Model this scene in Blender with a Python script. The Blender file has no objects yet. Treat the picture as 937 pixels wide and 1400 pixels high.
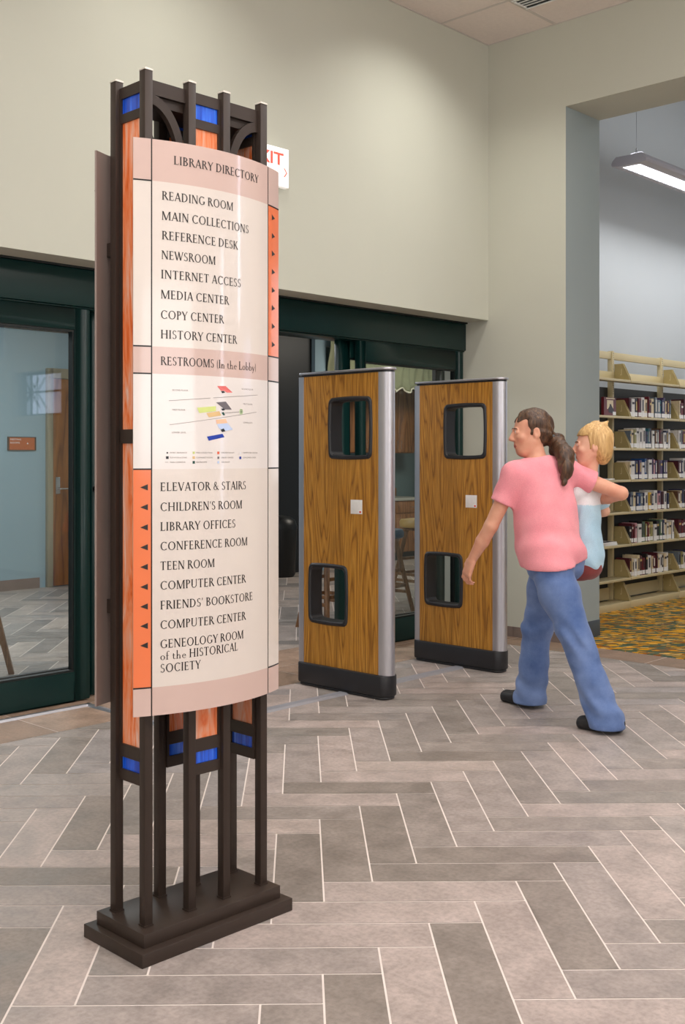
import bpy, math, random
import numpy as np
from mathutils import Vector, Matrix

random.seed(7)
SC = bpy.context.scene
COL = SC.collection

# ---------------------------------------------------------------- camera
# World axes: X runs along the door wall, Y points through the doors, Z up.
cam_d = bpy.data.cameras.new('camera')
cam = bpy.data.objects.new('camera', cam_d)
COL.objects.link(cam)
cam.location = (-7.199, -5.103, 1.38)
cam.rotation_euler = (math.radians(90), 0, math.radians(-45.876))
cam_d.sensor_fit = 'VERTICAL'
cam_d.sensor_height = 36.0
cam_d.lens = 36.0 * 1518.4 / 1400.0
cam_d.shift_x = (468.5 - 433.1) / 1400.0
cam_d.shift_y = -(700.0 - 625.5) / 1400.0
cam_d.clip_start = 0.05
SC.camera = cam

# ---------------------------------------------------------------- view
SC.view_settings.view_transform = 'Standard'
SC.view_settings.look = 'None'
SC.view_settings.gamma = 1.0
SC.view_settings.exposure = 0.05
SC.view_settings.use_curve_mapping = False

# ---------------------------------------------------------------- world
world = bpy.data.worlds.new('world')
SC.world = world
world.use_nodes = True
bg = world.node_tree.nodes['Background']
bg.inputs[0].default_value = (0.75, 0.86, 1.0, 1)
bg.inputs[1].default_value = 1.6

# ---------------------------------------------------------------- room lights and added fill
def area(name, loc, size, energy, color=(1, 0.95, 0.88), rot=(0, 0, 0), sy=None, spread=180):
    l = bpy.data.lights.new(name, 'AREA')
    l.energy = energy
    l.color = color
    l.size = size
    if sy:
        l.shape = 'RECTANGLE'
        l.size_y = sy
    l.spread = math.radians(spread)
    o = bpy.data.objects.new(name, l)
    COL.objects.link(o)
    o.location = loc
    o.rotation_euler = rot
    return o

R = math.radians
WARM = (0.98, 0.985, 1.0)
# ceiling lamps of the lobby
for i, (x, y, e) in enumerate([(-2.4, -3.4, 38), (-5.8, -3.4, 34), (-3.2, -6.6, 42), (-7.6, -6.6, 46), (-9.2, -3.0, 30)]):
    area('lobby_lamp', (x, y, 4.58), 1.2, e, WARM)
# wall washers
for x, e in ((-1.1, 14), (-3.3, 9), (-5.7, 7)):
    area('wall_washer', (x, -1.0, 4.58), 0.35, e, (1.0, 0.99, 0.93), rot=(R(18), 0, 0), spread=115)
area('wall_washer', (-1.0, -2.4, 4.58), 0.35, 13, (1.0, 0.98, 0.92), rot=(0, R(18), 0), spread=115)
# added fill panels behind the camera, tilted up at the ceiling; no glazing there
area('lobby_fill', (-10.6, -6.0, 2.3), 5.0, 175, (0.95, 0.97, 1.0), rot=(R(122), 0, R(-90)), sy=3.2)
area('lobby_fill', (-5.0, -9.7, 2.5), 4.0, 125, (0.95, 0.97, 1.0), rot=(R(122), 0, 0), sy=2.8)
# unseen lights added behind the camera to brighten the ceiling
for x, y in ((-5.2, -6.0), (-2.6, -6.0)):
    area('ceiling_fill', (x, y, 3.7), 1.6, 72, (1.0, 0.98, 0.96), rot=(R(180), 0, 0))
# room behind the doors
area('meeting_lamp', (-2.2, 3.0, 3.1), 1.2, 66, (0.98, 0.98, 1.0))
area('meeting_lamp', (-4.8, 2.4, 3.1), 1.2, 40, (0.97, 0.98, 1.0))
area('meeting_lamp', (3.4, 2.6, 3.1), 1.2, 54, (1.0, 0.92, 0.80))
# reading room
area('stack_lamp', (3.4, -3.4, 5.9), 2.0, 22, (0.94, 0.95, 1.0))
area('stack_daylight', (5.6, -2.6, 2.4), 3.0, 30, (0.88, 0.93, 1.0), rot=(R(90), 0, R(90)), sy=2.6)

# ================================================================ helpers
def tag(o, label=None, cat=None, group=None, kind=None):
    if label: o['label'] = label
    if cat: o['category'] = cat
    if group: o['group'] = group
    if kind: o['kind'] = kind
    return o

def empty(name, loc=(0, 0, 0), rz=0.0):
    o = bpy.data.objects.new(name, None)
    o.empty_display_size = 0.1
    COL.objects.link(o)
    o.location = loc
    o.rotation_euler = (0, 0, rz)
    return o

class MB:
    """collects polygons of one part"""
    def __init__(s):
        s.v = []; s.f = []; s.m = []
    def poly(s, pts, mi=0):
        b = len(s.v)
        s.v += [tuple(p) for p in pts]
        s.f.append(list(range(b, b + len(pts)))); s.m.append(mi)
    def mesh(s, vs, fs, mi=0):
        b = len(s.v)
        s.v += [tuple(p) for p in vs]
        for f in fs:
            s.f.append([b + i for i in f]); s.m.append(mi)
    def box(s, x0, y0, z0, x1, y1, z1, mi=0):
        if x0 > x1: x0, x1 = x1, x0
        if y0 > y1: y0, y1 = y1, y0
        if z0 > z1: z0, z1 = z1, z0
        v = [(x0,y0,z0),(x1,y0,z0),(x1,y1,z0),(x0,y1,z0),(x0,y0,z1),(x1,y0,z1),(x1,y1,z1),(x0,y1,z1)]
        s.mesh(v, [(3,2,1,0),(4,5,6,7),(0,1,5,4),(1,2,6,5),(2,3,7,6),(3,0,4,7)], mi)
    def prism(s, pts, z0, z1, mi=0, axis='z', cap_mi=None):
        """pts: CCW outline in the plane across axis"""
        n = len(pts)
        def P(a, b, c):
            return (a, b, c) if axis == 'z' else ((a, c, b) if axis == 'y' else (c, a, b))
        v = [P(a, b, z0) for a, b in pts] + [P(a, b, z1) for a, b in pts]
        fs = [[i, (i + 1) % n, n + (i + 1) % n, n + i] for i in range(n)]
        caps = [list(range(n))[::-1], list(range(n, 2 * n))]
        if axis == 'y':
            fs = [f[::-1] for f in fs]; caps = [c[::-1] for c in caps]
        s.mesh(v, fs, mi)
        s.mesh(v, caps, mi if cap_mi is None else cap_mi)
    def lathe(s, prof, seg=24, c=(0, 0), mi=0):
        v = []; fs = []
        k = len(prof)
        for i in range(seg):
            a = 2 * math.pi * i / seg
            for r, z in prof:
                v.append((c[0] + r * math.cos(a), c[1] + r * math.sin(a), z))
        for i in range(seg):
            j = (i + 1) % seg
            for t in range(k - 1):
                fs.append([i * k + t, j * k + t, j * k + t + 1, i * k + t + 1])
        s.mesh(v, fs, mi)
        s.mesh([v[i * k] for i in range(seg)], [list(range(seg))[::-1]], mi)
        s.mesh([v[i * k + k - 1] for i in range(seg)], [list(range(seg))], mi)
    def tube(s, pts, r, seg=8, mi=0, r2=None, caps=True):
        pts = [Vector(p) for p in pts]
        n = len(pts); v = []; fs = []
        up = Vector((0, 0, 1))
        for i, p in enumerate(pts):
            d = (pts[min(i + 1, n - 1)] - pts[max(i - 1, 0)]).normalized()
            a = d.cross(up)
            if a.length < 1e-3: a = d.cross(Vector((1, 0, 0)))
            a.normalize(); b = d.cross(a).normalized()
            rr = r if r2 is None else r + (r2 - r) * i / max(1, n - 1)
            for t in range(seg):
                an = 2 * math.pi * t / seg + math.pi / seg
                v.append(p + (a * math.cos(an) + b * math.sin(an)) * rr)
        for i in range(n - 1):
            for t in range(seg):
                u = (t + 1) % seg
                fs.append([i * seg + t, i * seg + u, (i + 1) * seg + u, (i + 1) * seg + t])
        if caps:
            fs.append(list(range(seg))[::-1]); fs.append([(n - 1) * seg + t for t in range(seg)])
        s.mesh(v, fs, mi)
    def bar(s, a, b, w, h, mi=0):
        """rectangular bar from a to b (w across, h other)"""
        a = Vector(a); b = Vector(b); d = (b - a).normalized()
        x = d.cross(Vector((0, 0, 1)))
        if x.length < 1e-3: x = Vector((1, 0, 0))
        x.normalize(); y = d.cross(x).normalized()
        v = []
        for p in (a, b):
            for sx, sy in ((-1, -1), (1, -1), (1, 1), (-1, 1)):
                v.append(p + x * sx * w / 2 + y * sy * h / 2)
        s.mesh(v, [(3,2,1,0),(4,5,6,7),(0,1,5,4),(1,2,6,5),(2,3,7,6),(3,0,4,7)], mi)
    def build(s, name, mats, parent=None, smooth=False, bevel=0.0, bseg=2, loc=None, rz=None, angle=35, fixn=True):
        me = bpy.data.meshes.new(name)
        me.from_pydata(s.v, [], s.f)
        if not isinstance(mats, (list, tuple)): mats = [mats]
        for m in mats: me.materials.append(m)
        me.polygons.foreach_set('material_index', s.m)
        me.update()
        if fixn or bevel:
            import bmesh
            bm = bmesh.new(); bm.from_mesh(me)
            bmesh.ops.remove_doubles(bm, verts=bm.verts, dist=1e-5)
            if fixn: bmesh.ops.recalc_face_normals(bm, faces=bm.faces)
            if bevel:
                es = [e for e in bm.edges if len(e.link_faces) == 2 and e.calc_face_angle(0) > R(40)]
                bmesh.ops.bevel(bm, geom=es, offset=bevel, segments=bseg, profile=0.5, affect='EDGES', clamp_overlap=True)
            bm.to_mesh(me); bm.free()
        if smooth or bevel:
            me.shade_smooth()
            me.set_sharp_from_angle(angle=R(angle))
        o = bpy.data.objects.new(name, me)
        COL.objects.link(o)
        if parent: o.parent = parent
        if loc: o.location = loc
        if rz is not None: o.rotation_euler = (0, 0, rz)
        return o

def copy_tree(o, parent=None):
    c = o.copy()
    COL.objects.link(c)
    if parent: c.parent = parent
    for ch in list(o.children):
        copy_tree(ch, c)
    return c

def rrect(x0, y0, x1, y1, r, n=6, bulge=0.0):
    pts = []
    for cx, cy, a0 in ((x1 - r, y1 - r, 0), (x0 + r, y1 - r, 90), (x0 + r, y0 + r, 180), (x1 - r, y0 + r, 270)):
        for i in range(n + 1):
            a = R(a0 + 90 * i / n)
            pts.append((cx + r * math.cos(a), cy + r * math.sin(a)))
    if bulge:
        # subdivide and bow each side outwards slightly
        out = []
        mx, my = (x0 + x1) / 2, (y0 + y1) / 2
        hx, hy = (x1 - x0) / 2, (y1 - y0) / 2
        k = len(pts)
        for i in range(k):
            a, b = pts[i], pts[(i + 1) % k]
            d = math.hypot(b[0] - a[0], b[1] - a[1])
            m = 8 if d > r else 1
            for t in range(m):
                out.append((a[0] + (b[0] - a[0]) * t / m, a[1] + (b[1] - a[1]) * t / m))
        pts = []
        for x, y in out:
            u, w = (x - mx) / hx, (y - my) / hy
            pts.append((x + bulge * u * (1 - w * w), y + bulge * w * (1 - u * u)))
    return pts

# ================================================================ materials
def srgb(r, g, b):
    f = lambda c: (c / 255 / 12.92) if c / 255 <= 0.04045 else ((c / 255 + 0.055) / 1.055) ** 2.4
    return (f(r), f(g), f(b), 1.0)

class NT:
    def __init__(s, name):
        s.m = bpy.data.materials.new(name); s.m.use_nodes = True
        s.t = s.m.node_tree; s.n = s.t.nodes; s.l = s.t.links
        s.b = s.n['Principled BSDF']
    def node(s, t, **kw):
        n = s.n.new(t)
        for k, v in kw.items(): setattr(n, k, v)
        return n
    def link(s, a, b): s.l.new(a, b)
    def coords(s, scale=(1, 1, 1), kind='Object', rot=(0, 0, 0)):
        tc = s.node('ShaderNodeTexCoord'); mp = s.node('ShaderNodeMapping')
        mp.inputs['Scale'].default_value = scale
        mp.inputs['Rotation'].default_value = rot
        s.link(tc.outputs[kind], mp.inputs[0]); return mp.outputs[0]
    def noise(s, vec, scale, detail=4, rough=0.55, dist=0.0):
        n = s.node('ShaderNodeTexNoise')
        n.inputs['Scale'].default_value = scale; n.inputs['Detail'].default_value = detail
        n.inputs['Roughness'].default_value = rough; n.inputs['Distortion'].default_value = dist
        s.link(vec, n.inputs['Vector']); return n.outputs['Fac']
    def ramp(s, fac, stops, interp='LINEAR'):
        r = s.node('ShaderNodeValToRGB'); e = r.color_ramp.elements
        r.color_ramp.interpolation = interp
        while len(e) < len(stops): e.new(0.5)
        for k, (p, c) in enumerate(stops): e[k].position = p; e[k].color = c
        s.link(fac, r.inputs[0]); return r.outputs[0]
    def mix(s, fac, a, b, mode='MIX'):
        n = s.node('ShaderNodeMix', data_type='RGBA', blend_type=mode)
        for v, i in ((fac, 0), (a, 6), (b, 7)):
            if hasattr(v, 'is_output'): s.link(v, n.inputs[i])
            else: n.inputs[i].default_value = v
        return n.outputs[2]
    def math(s, op, a, b=0.0):
        n = s.node('ShaderNodeMath', operation=op)
        for i, v in enumerate((a, b)):
            if hasattr(v, 'is_output'): s.link(v, n.inputs[i])
            else: n.inputs[i].default_value = v
        return n.outputs[0]
    def bump(s, h, strength=0.2, dist=0.01):
        b = s.node('ShaderNodeBump'); b.inputs['Strength'].default_value = strength
        b.inputs['Distance'].default_value = dist
        s.link(h, b.inputs['Height']); s.link(b.outputs[0], s.b.inputs['Normal'])

def mat(name, col, rough=0.5, metal=0.0, var=0.0, vscale=6.0, bump=0.0, bscale=60.0, coat=0.0, spec=0.5, stretch=(1, 1, 1)):
    t = NT(name)
    c = srgb(*col)
    t.b.inputs['Roughness'].default_value = rough
    t.b.inputs['Metallic'].default_value = metal
    t.b.inputs['Coat Weight'].default_value = coat
    t.b.inputs['Coat Roughness'].default_value = 0.09
    t.b.inputs['Specular IOR Level'].default_value = spec
    if var:
        v = t.coords(stretch)
        f = t.noise(v, vscale)
        lo = tuple(x * (1 - var) for x in c[:3]) + (1,); hi = tuple(min(1, x * (1 + var)) for x in c[:3]) + (1,)
        t.link(t.ramp(f, [(0.3, lo), (0.7, hi)]), t.b.inputs['Base Color'])
    else:
        t.b.inputs['Base Color'].default_value = c
    if bump:
        t.bump(t.noise(t.coords(stretch), bscale, 3), bump, 0.004)
    return t.m

def wood(name, dark, mid, light, sx=7.0, sz=0.55, bands=9.0, rough=0.42, axis='z', fine=0.5, coat=0.15):
    """contour lines of a stretched noise field read as cathedral grain"""
    t = NT(name)
    sc = {'z': (sx, sx, sz), 'x': (sz, sx, sx), 'y': (sx, sz, sx)}[axis]
    v = t.coords(sc)
    n = t.noise(v, 1.0, 2.0, 0.4, 0.15)
    rings = t.math('PINGPONG', t.math('MULTIPLY', n, bands), 0.5)
    col = t.ramp(rings, [(0.0, srgb(*dark)), (0.13, srgb(*mid)), (0.5, srgb(*light))])
    fs = {'z': (230, 230, 7), 'x': (7, 230, 230), 'y': (230, 7, 230)}[axis]
    f = t.noise(t.coords(fs), 1.0, 3.0, 0.6)
    streak = t.ramp(f, [(0.35, (1 - fine * .55,) * 3 + (1,)), (0.6, (1, 1, 1, 1))])
    big = t.ramp(t.noise(t.coords(tuple(x * .35 for x in sc)), 1.0, 1.0), [(0.3, (0.86, 0.84, 0.80, 1)), (0.7, (1.06, 1.04, 1.0, 1))])
    c = t.mix(1.0, t.mix(1.0, col, streak, 'MULTIPLY'), big, 'MULTIPLY')
    t.link(c, t.b.inputs['Base Color'])
    t.b.inputs['Roughness'].default_value = rough
    t.b.inputs['Coat Weight'].default_value = coat
    t.b.inputs['Coat Roughness'].default_value = 0.25
    return t.m

def art_glass(name, stops, scale=(9, 9, 1.3), dist=2.0, nscale=1.0):
    t = NT(name)
    f = t.noise(t.coords(scale), nscale, 3.0, 0.6, dist)
    t.link(t.ramp(f, stops), t.b.inputs['Base Color'])
    t.b.inputs['Roughness'].default_value = 0.22
    t.b.inputs['Coat Weight'].default_value = 0.3
    return t.m

def tile_mat(name, bump=0.06):
    t = NT(name)
    at = t.node('ShaderNodeAttribute', attribute_name='tone')
    v = t.coords((1, 1, 1))
    n1 = t.noise(v, 7.0, 5.0, 0.6, 0.3)
    n2 = t.noise(t.coords((14, 3, 1), rot=(0, 0, R(45))), 3.0, 4.0, 0.6)
    n3 = t.noise(v, 60.0, 3.0, 0.6)
    c = t.mix(1.0, at.outputs['Color'], t.ramp(n1, [(0.30, (0.74, 0.735, 0.72, 1)), (0.70, (1.15, 1.13, 1.12, 1))]), 'MULTIPLY')
    c = t.mix(1.0, c, t.ramp(n2, [(0.3, (0.93, 0.93, 0.93, 1)), (0.7, (1.05, 1.05, 1.05, 1))]), 'MULTIPLY')
    c = t.mix(1.0, c, t.ramp(n3, [(0.34, (0.84, 0.83, 0.82, 1)), (0.6, (1.04, 1.03, 1.03, 1))]), 'MULTIPLY')
    t.link(c, t.b.inputs['Base Color'])
    t.link(t.ramp(n1, [(0.3, (0.40,) * 3 + (1,)), (0.7, (0.56,) * 3 + (1,))]), t.b.inputs['Roughness'])
    t.b.inputs['Specular IOR Level'].default_value = 0.4
    t.bump(n3, bump, 0.002)
    return t.m

def glass_mat(name, tint=(0.93, 0.97, 0.96), strength=1.0):
    """architectural pane: mostly clear with a mirror-like surface reflection"""
    t = NT(name)
    for n in list(t.n):
        if n.type != 'OUTPUT_MATERIAL': t.n.remove(n)
    out = [n for n in t.n if n.type == 'OUTPUT_MATERIAL'][0]
    tr = t.node('ShaderNodeBsdfTransparent'); tr.inputs[0].default_value = tint + (1,)
    gl = t.node('ShaderNodeBsdfGlossy'); gl.inputs['Roughness'].default_value = 0.02
    fr = t.node('ShaderNodeFresnel'); fr.inputs['IOR'].default_value = 1.6
    mx = t.node('ShaderNodeMixShader')
    t.link(fr.outputs[0], mx.inputs[0]); t.link(tr.outputs[0], mx.inputs[1]); t.link(gl.outputs[0], mx.inputs[2])
    t.link(mx.outputs[0], out.inputs[0])
    return t.m

def emit_mat(name, col, strength):
    t = NT(name)
    t.b.inputs['Base Color'].default_value = srgb(*col)
    t.b.inputs['Emission Color'].default_value = srgb(*col)
    t.b.inputs['Emission Strength'].default_value = strength
    return t.m

M = dict(
    wall=mat('wall_paint', (197, 196, 182), 0.75, var=0.012, vscale=2.0, bump=0.03, bscale=220),
    jamb_shade=mat('jamb_shade_paint', (158, 168, 168), 0.75, var=0.01, vscale=2.0, bump=0.03, bscale=220),
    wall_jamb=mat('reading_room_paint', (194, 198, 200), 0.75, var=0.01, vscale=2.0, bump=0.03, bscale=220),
    wall_blue=mat('blue_wall_paint', (146, 172, 184), 0.7, var=0.015, vscale=2.0, bump=0.03, bscale=200),
    wall_teal=mat('teal_wall_paint', (112, 140, 146), 0.7, var=0.015, vscale=2.0, bump=0.03, bscale=200),
    ceil_tile=mat('ceiling_tile', (230, 217, 209), 0.9, var=0.03, vscale=40, bump=0.10, bscale=240),
    ceil_tee=mat('ceiling_grid', (205, 195, 188), 0.5, var=0.01, vscale=5),
    white_ceiling=mat('white_ceiling', (225, 226, 224), 0.9, var=0.02, vscale=8),
    grout=mat('grout', (238, 226, 218), 0.85, var=0.04, vscale=18),
    tile=tile_mat('floor_tile'),
    base_tile=mat('tile_base', (124, 108, 100), 0.5, var=0.10, vscale=9),
    base_rubber=mat('rubber_base', (74, 84, 92), 0.5, var=0.05, vscale=9),
    green=mat('dark_green_metal', (8, 40, 38), 0.30, var=0.06, vscale=3, spec=0.35),
    green_in=mat('dark_gasket', (9, 18, 18), 0.5, var=0.05, vscale=4),
    alu=mat('brushed_aluminium', (196, 194, 200), 0.38, 0.85, var=0.04, vscale=30, stretch=(8, 8, .4)),
    alu_floor=mat('floor_aluminium', (196, 198, 206), 0.35, 0.8, var=0.06, vscale=12),
    grey_strip=mat('grey_cable_cover', (165, 165, 172), 0.45, 0.3, var=0.06, vscale=12),
    black=mat('black_plastic', (34, 33, 36), 0.45, var=0.10, vscale=12, bump=0.05, bscale=200),
    black2=mat('satin_black', (14, 16, 17), 0.4, var=0.06, vscale=6),
    bronze=mat('dark_bronze_paint', (56, 45, 39), 0.40, var=0.05, vscale=5, spec=0.3),
    pink=mat('panel_dusty_pink', (206, 177, 167), 0.30, var=0.012, vscale=3, coat=0.8),
    cream=mat('panel_cream', (220, 208, 199), 0.30, var=0.012, vscale=3, coat=0.8),
    mapwhite=mat('panel_pale_cream', (225, 216, 211), 0.30, var=0.012, vscale=3, coat=0.8),
    orange=mat('panel_orange', (232, 118, 68), 0.30, var=0.02, vscale=3, coat=0.8),
    ink=mat('black_ink', (38, 32, 30), 0.4, var=0.04, vscale=20),
    line_ink=mat('black_line', (22, 20, 20), 0.35, var=0.04, vscale=20),
    grey_ink=mat('grey_ink', (132, 122, 118), 0.5, var=0.04, vscale=20),
    panel_back=mat('panel_backing', (150, 132, 124), 0.4, var=0.04, vscale=5),
    cap=mat('polished_cap', (235, 226, 214), 0.3, 0.2, var=0.03, vscale=20),
    blue_glass=art_glass('blue_art_glass', [(0.25, srgb(14, 44, 150)), (0.5, srgb(26, 92, 224)), (0.75, srgb(70, 140, 250))], (60, 60, 3), 0.5),
    orange_glass=art_glass('orange_art_glass', [(0.22, srgb(176, 60, 40)), (0.38, srgb(238, 112, 50)), (0.52, srgb(246, 150, 104)), (0.64, srgb(240, 176, 150)), (0.78, srgb(250, 222, 206))], (18, 18, 2.6), 2.6),
    oak=wood('oak_veneer', (146, 94, 28), (186, 128, 42), (204, 146, 58), sx=6.5, sz=0.42, bands=24.0, fine=0.75),
    cabwood=wood('cabinet_wood', (112, 70, 36), (150, 98, 54), (168, 114, 66), sx=5, sz=0.5, bands=8.0, fine=0.5),
    doorwood=wood('door_wood', (112, 64, 24), (146, 90, 36), (160, 102, 44), sx=4, sz=0.4, bands=7.0, fine=0.5),
    stoolwood=wood('stool_wood', (92, 62, 38), (128, 90, 56), (142, 102, 66), sx=12, sz=1.0, bands=6.0, fine=0.4),
    glass=glass_mat('clear_pane'),
    beige=mat('beige_shelf_metal', (206, 190, 148), 0.45, var=0.02, vscale=5),
    beige_dark=mat('khaki_bracket_metal', (172, 154, 104), 0.45, var=0.03, vscale=7),
    shelf_back=mat('dark_shelf_back', (50, 50, 48), 0.6, var=0.05, vscale=5),
    white=mat('white_plastic', (240, 238, 236), 0.4, var=0.01, vscale=10),
    sticker=mat('white_sticker', (232, 228, 224), 0.35, var=0.03, vscale=60),
    red=mat('red_print', (214, 58, 44), 0.5, var=0.03, vscale=20),
    exit_red=emit_mat('exit_letter_red', (250, 84, 70), 0.7),
    exit_white=emit_mat('exit_sign_face', (255, 250, 246), 0.42),
    lamp=emit_mat('lamp_diffuser', (250, 250, 255), 2.2),
    lamp_body=mat('lamp_grey_enamel', (188, 184, 192), 0.4, var=0.02, vscale=6),
    silver=mat('satin_chrome', (205, 205, 208), 0.25, 0.95, var=0.02, vscale=20),
    sign_orange=mat('room_sign_orange', (186, 92, 36), 0.4, var=0.03, vscale=12),
    sign_dark=mat('room_sign_end', (76, 50, 36), 0.4, var=0.03, vscale=12),
    blue_seat=mat('blue_vinyl', (30, 84, 116), 0.35, var=0.06, vscale=14, bump=0.05, bscale=90),
    tan_seat=mat('tan_vinyl', (196, 158, 92), 0.4, var=0.06, vscale=14, bump=0.05, bscale=90),
    counter=mat('grey_laminate', (186, 182, 172), 0.35, var=0.08, vscale=60),
    valance=mat('olive_fabric', (150, 154, 124), 0.85, var=0.10, vscale=9, bump=0.12, bscale=60),
    trim_fab=mat('cream_trim', (236, 230, 210), 0.8, var=0.03, vscale=20),
    win_streak=emit_mat('streak_glow_pane', (222, 232, 255), 13.0),
    winlight=emit_mat('daylit_sky_pane', (214, 226, 255), 2.6),
)

def carpet_mat():
    t = NT('patterned_carpet')
    v = t.coords((1, 1, 1), rot=(0, 0, R(45)))
    mp = t.node('ShaderNodeMapping'); mp.inputs['Scale'].default_value = (11, 30, 1)
    t.link(v, mp.inputs[0])
    vo = t.node('ShaderNodeTexVoronoi', feature='F1'); vo.inputs['Scale'].default_value = 1.5
    t.link(mp.outputs[0], vo.inputs['Vector'])
    sep = t.node('ShaderNodeSeparateColor'); t.link(vo.outputs['Color'], sep.inputs[0])
    c = t.ramp(sep.outputs[0], [(0.0, srgb(84, 96, 70)), (0.24, srgb(222, 154, 30)), (0.40, srgb(104, 108, 84)), (0.56, srgb(232, 170, 48)),
                                (0.70, srgb(160, 96, 38)), (0.8, srgb(80, 98, 84)), (0.93, srgb(236, 190, 110))], 'CONSTANT')
    n = t.noise(t.coords((60, 60, 60)), 6.0, 3.0, 0.7)
    c = t.mix(1.0, c, t.ramp(n, [(0.25, (0.6, 0.6, 0.6, 1)), (0.7, (1.1, 1.1, 1.1, 1))]), 'MULTIPLY')
    t.link(c, t.b.inputs['Base Color'])
    t.b.inputs['Roughness'].default_value = 0.95
    t.b.inputs['Specular IOR Level'].default_value = 0.1
    t.bump(n, 0.5, 0.006)
    return t.m
M['carpet'] = carpet_mat()

# ================================================================ the setting
ZC = 4.616          # lobby ceiling
ZH = 2.456          # underside of the wall above the doors
DOOR_L, DOOR_R = -4.82, 0.0
JQ = -0.696         # jamb of the wide opening
WT = 0.486          # thickness of the right wall
OP_END = -4.6

def struct(name, mb, mats, **k):
    o = mb.build(name, mats, **k); o['kind'] = 'structure'; return o

# --- floor: herringbone tiles, brown border and grout, one mesh
def clip(poly, a, b, c):
    """keep a*x+b*y<=c"""
    out = []
    for i in range(len(poly)):
        p, q = poly[i], poly[(i + 1) % len(poly)]
        dp, dq = a * p[0] + b * p[1] - c, a * q[0] + b * q[1] - c
        if dp <= 0: out.append(p)
        if (dp <= 0) != (dq <= 0):
            t = dp / (dp - dq); out.append((p[0] + t * (q[0] - p[0]), p[1] + t * (q[1] - p[1])))
    return out

rt = random.Random(11)
TONES = [(178, 167, 160), (174, 164, 157), (186, 172, 164), (166, 157, 150), (158, 149, 142), (163, 153, 145), (184, 171, 164), (170, 162, 158), (188, 174, 165), (154, 146, 138)]
TONE_OF = {'D': (150, 140, 131), 'N': (160, 150, 142), 'M': (172, 161, 154), 'L': (188, 174, 166)}
PICK = [(-5.09, -3.18, 'D'), (-4.969, -3.304, 'L'), (-4.768, -3.337, 'D'), (-4.567, -3.354, 'L'), (-4.325, -3.359, 'D'), (-4.105, -3.354, 'M'), (-3.812, -3.31, 'L'), (-4.535, -2.422, 'D'), (-4.318, -2.442, 'D'), (-4.094, -2.454, 'D'), (-3.901, -2.477, 'N'), (-3.649, -2.446, 'M'), (-3.419, -2.449, 'M'), (-3.177, -2.448, 'N'), (-2.936, -2.441, 'M'), (-4.199, -2.864, 'D'), (-3.965, -2.879, 'D'), (-3.736, -2.88, 'M'), (-3.52, -2.87, 'N'), (-3.257, -2.891, 'L'), (-4.433, -2.866, 'L'), (-4.706, -2.83, 'L'), (-4.88, -2.874, 'L'), (-5.174, -2.793, 'M'), (-5.332, -2.873, 'M'), (-5.538, -2.852, 'M'), (-5.26, -3.139, 'N'), (-4.39, -3.583, 'M'), (-4.506, -3.667, 'M'), (-4.7, -3.69, 'L'), (-5.084, -1.951, 'D'), (-5.213, -2.062, 'M'), (-5.396, -2.103, 'M'), (-5.042, -1.799, 'L'), (-4.77, -1.458, 'D'), (-4.969, -1.494, 'L'), (-4.743, -1.183, 'M'), (-5.035, -1.426, 'M'), (-4.319, -0.631, 'D'), (-4.504, -0.62, 'M'), (-3.635, -1.516, 'M'), (-3.519, -1.635, 'L'), (-3.223, -1.573, 'M'), (-3.049, -1.655, 'N'), (-3.611, -1.875, 'L'), (-3.746, -1.996, 'D'), (-3.967, -1.997, 'L'), (-5.581, -2.374, 'D'), (-5.434, -2.324, 'L'), (-3.134, -1.944, 'D'), (-2.775, -1.976, 'N'), (-2.914, -2.75, 'N'), (-3.511, -3.221, 'L'), (-4.154, -3.572, 'N'), (-5.475, -2.917, 'N')]
BROWN = [(168, 142, 122), (160, 134, 114), (178, 152, 132), (152, 128, 108)]
GREYT = [(176, 166, 158), (162, 156, 150), (186, 174, 164), (148, 142, 136), (180, 168, 158)]
fm = MB(); tones = []
fm.box(-11, -10, -0.12, 7.5, 5.4, -0.0012, 1); tones += [(1, 1, 1, 1)] * 6
g = 0.0029
def tile_poly(poly, pal, tone=None):
    if len(poly) < 3: return
    ar = 0.5 * sum(poly[i][0] * poly[(i + 1) % len(poly)][1] - poly[(i + 1) % len(poly)][0] * poly[i][1] for i in range(len(poly)))
    if abs(ar) < 2e-5: return
    fm.poly([(x, y, 0.0) for x, y in poly], 0)
    c = tone or rt.choice(pal); c = srgb(c[0] * .965, c[1] * .965, c[2] * .975); k = rt.uniform(0.96, 1.05)
    tones.append((c[0] * k, c[1] * k, c[2] * k, 1))

# lattice fitted to the floor: tile 0.1607 x 0.628, axes at 45 degrees to the walls
W, NR = 0.1607, 3.9096
ce, se = math.cos(R(45.0)), math.sin(R(45.0))
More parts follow.
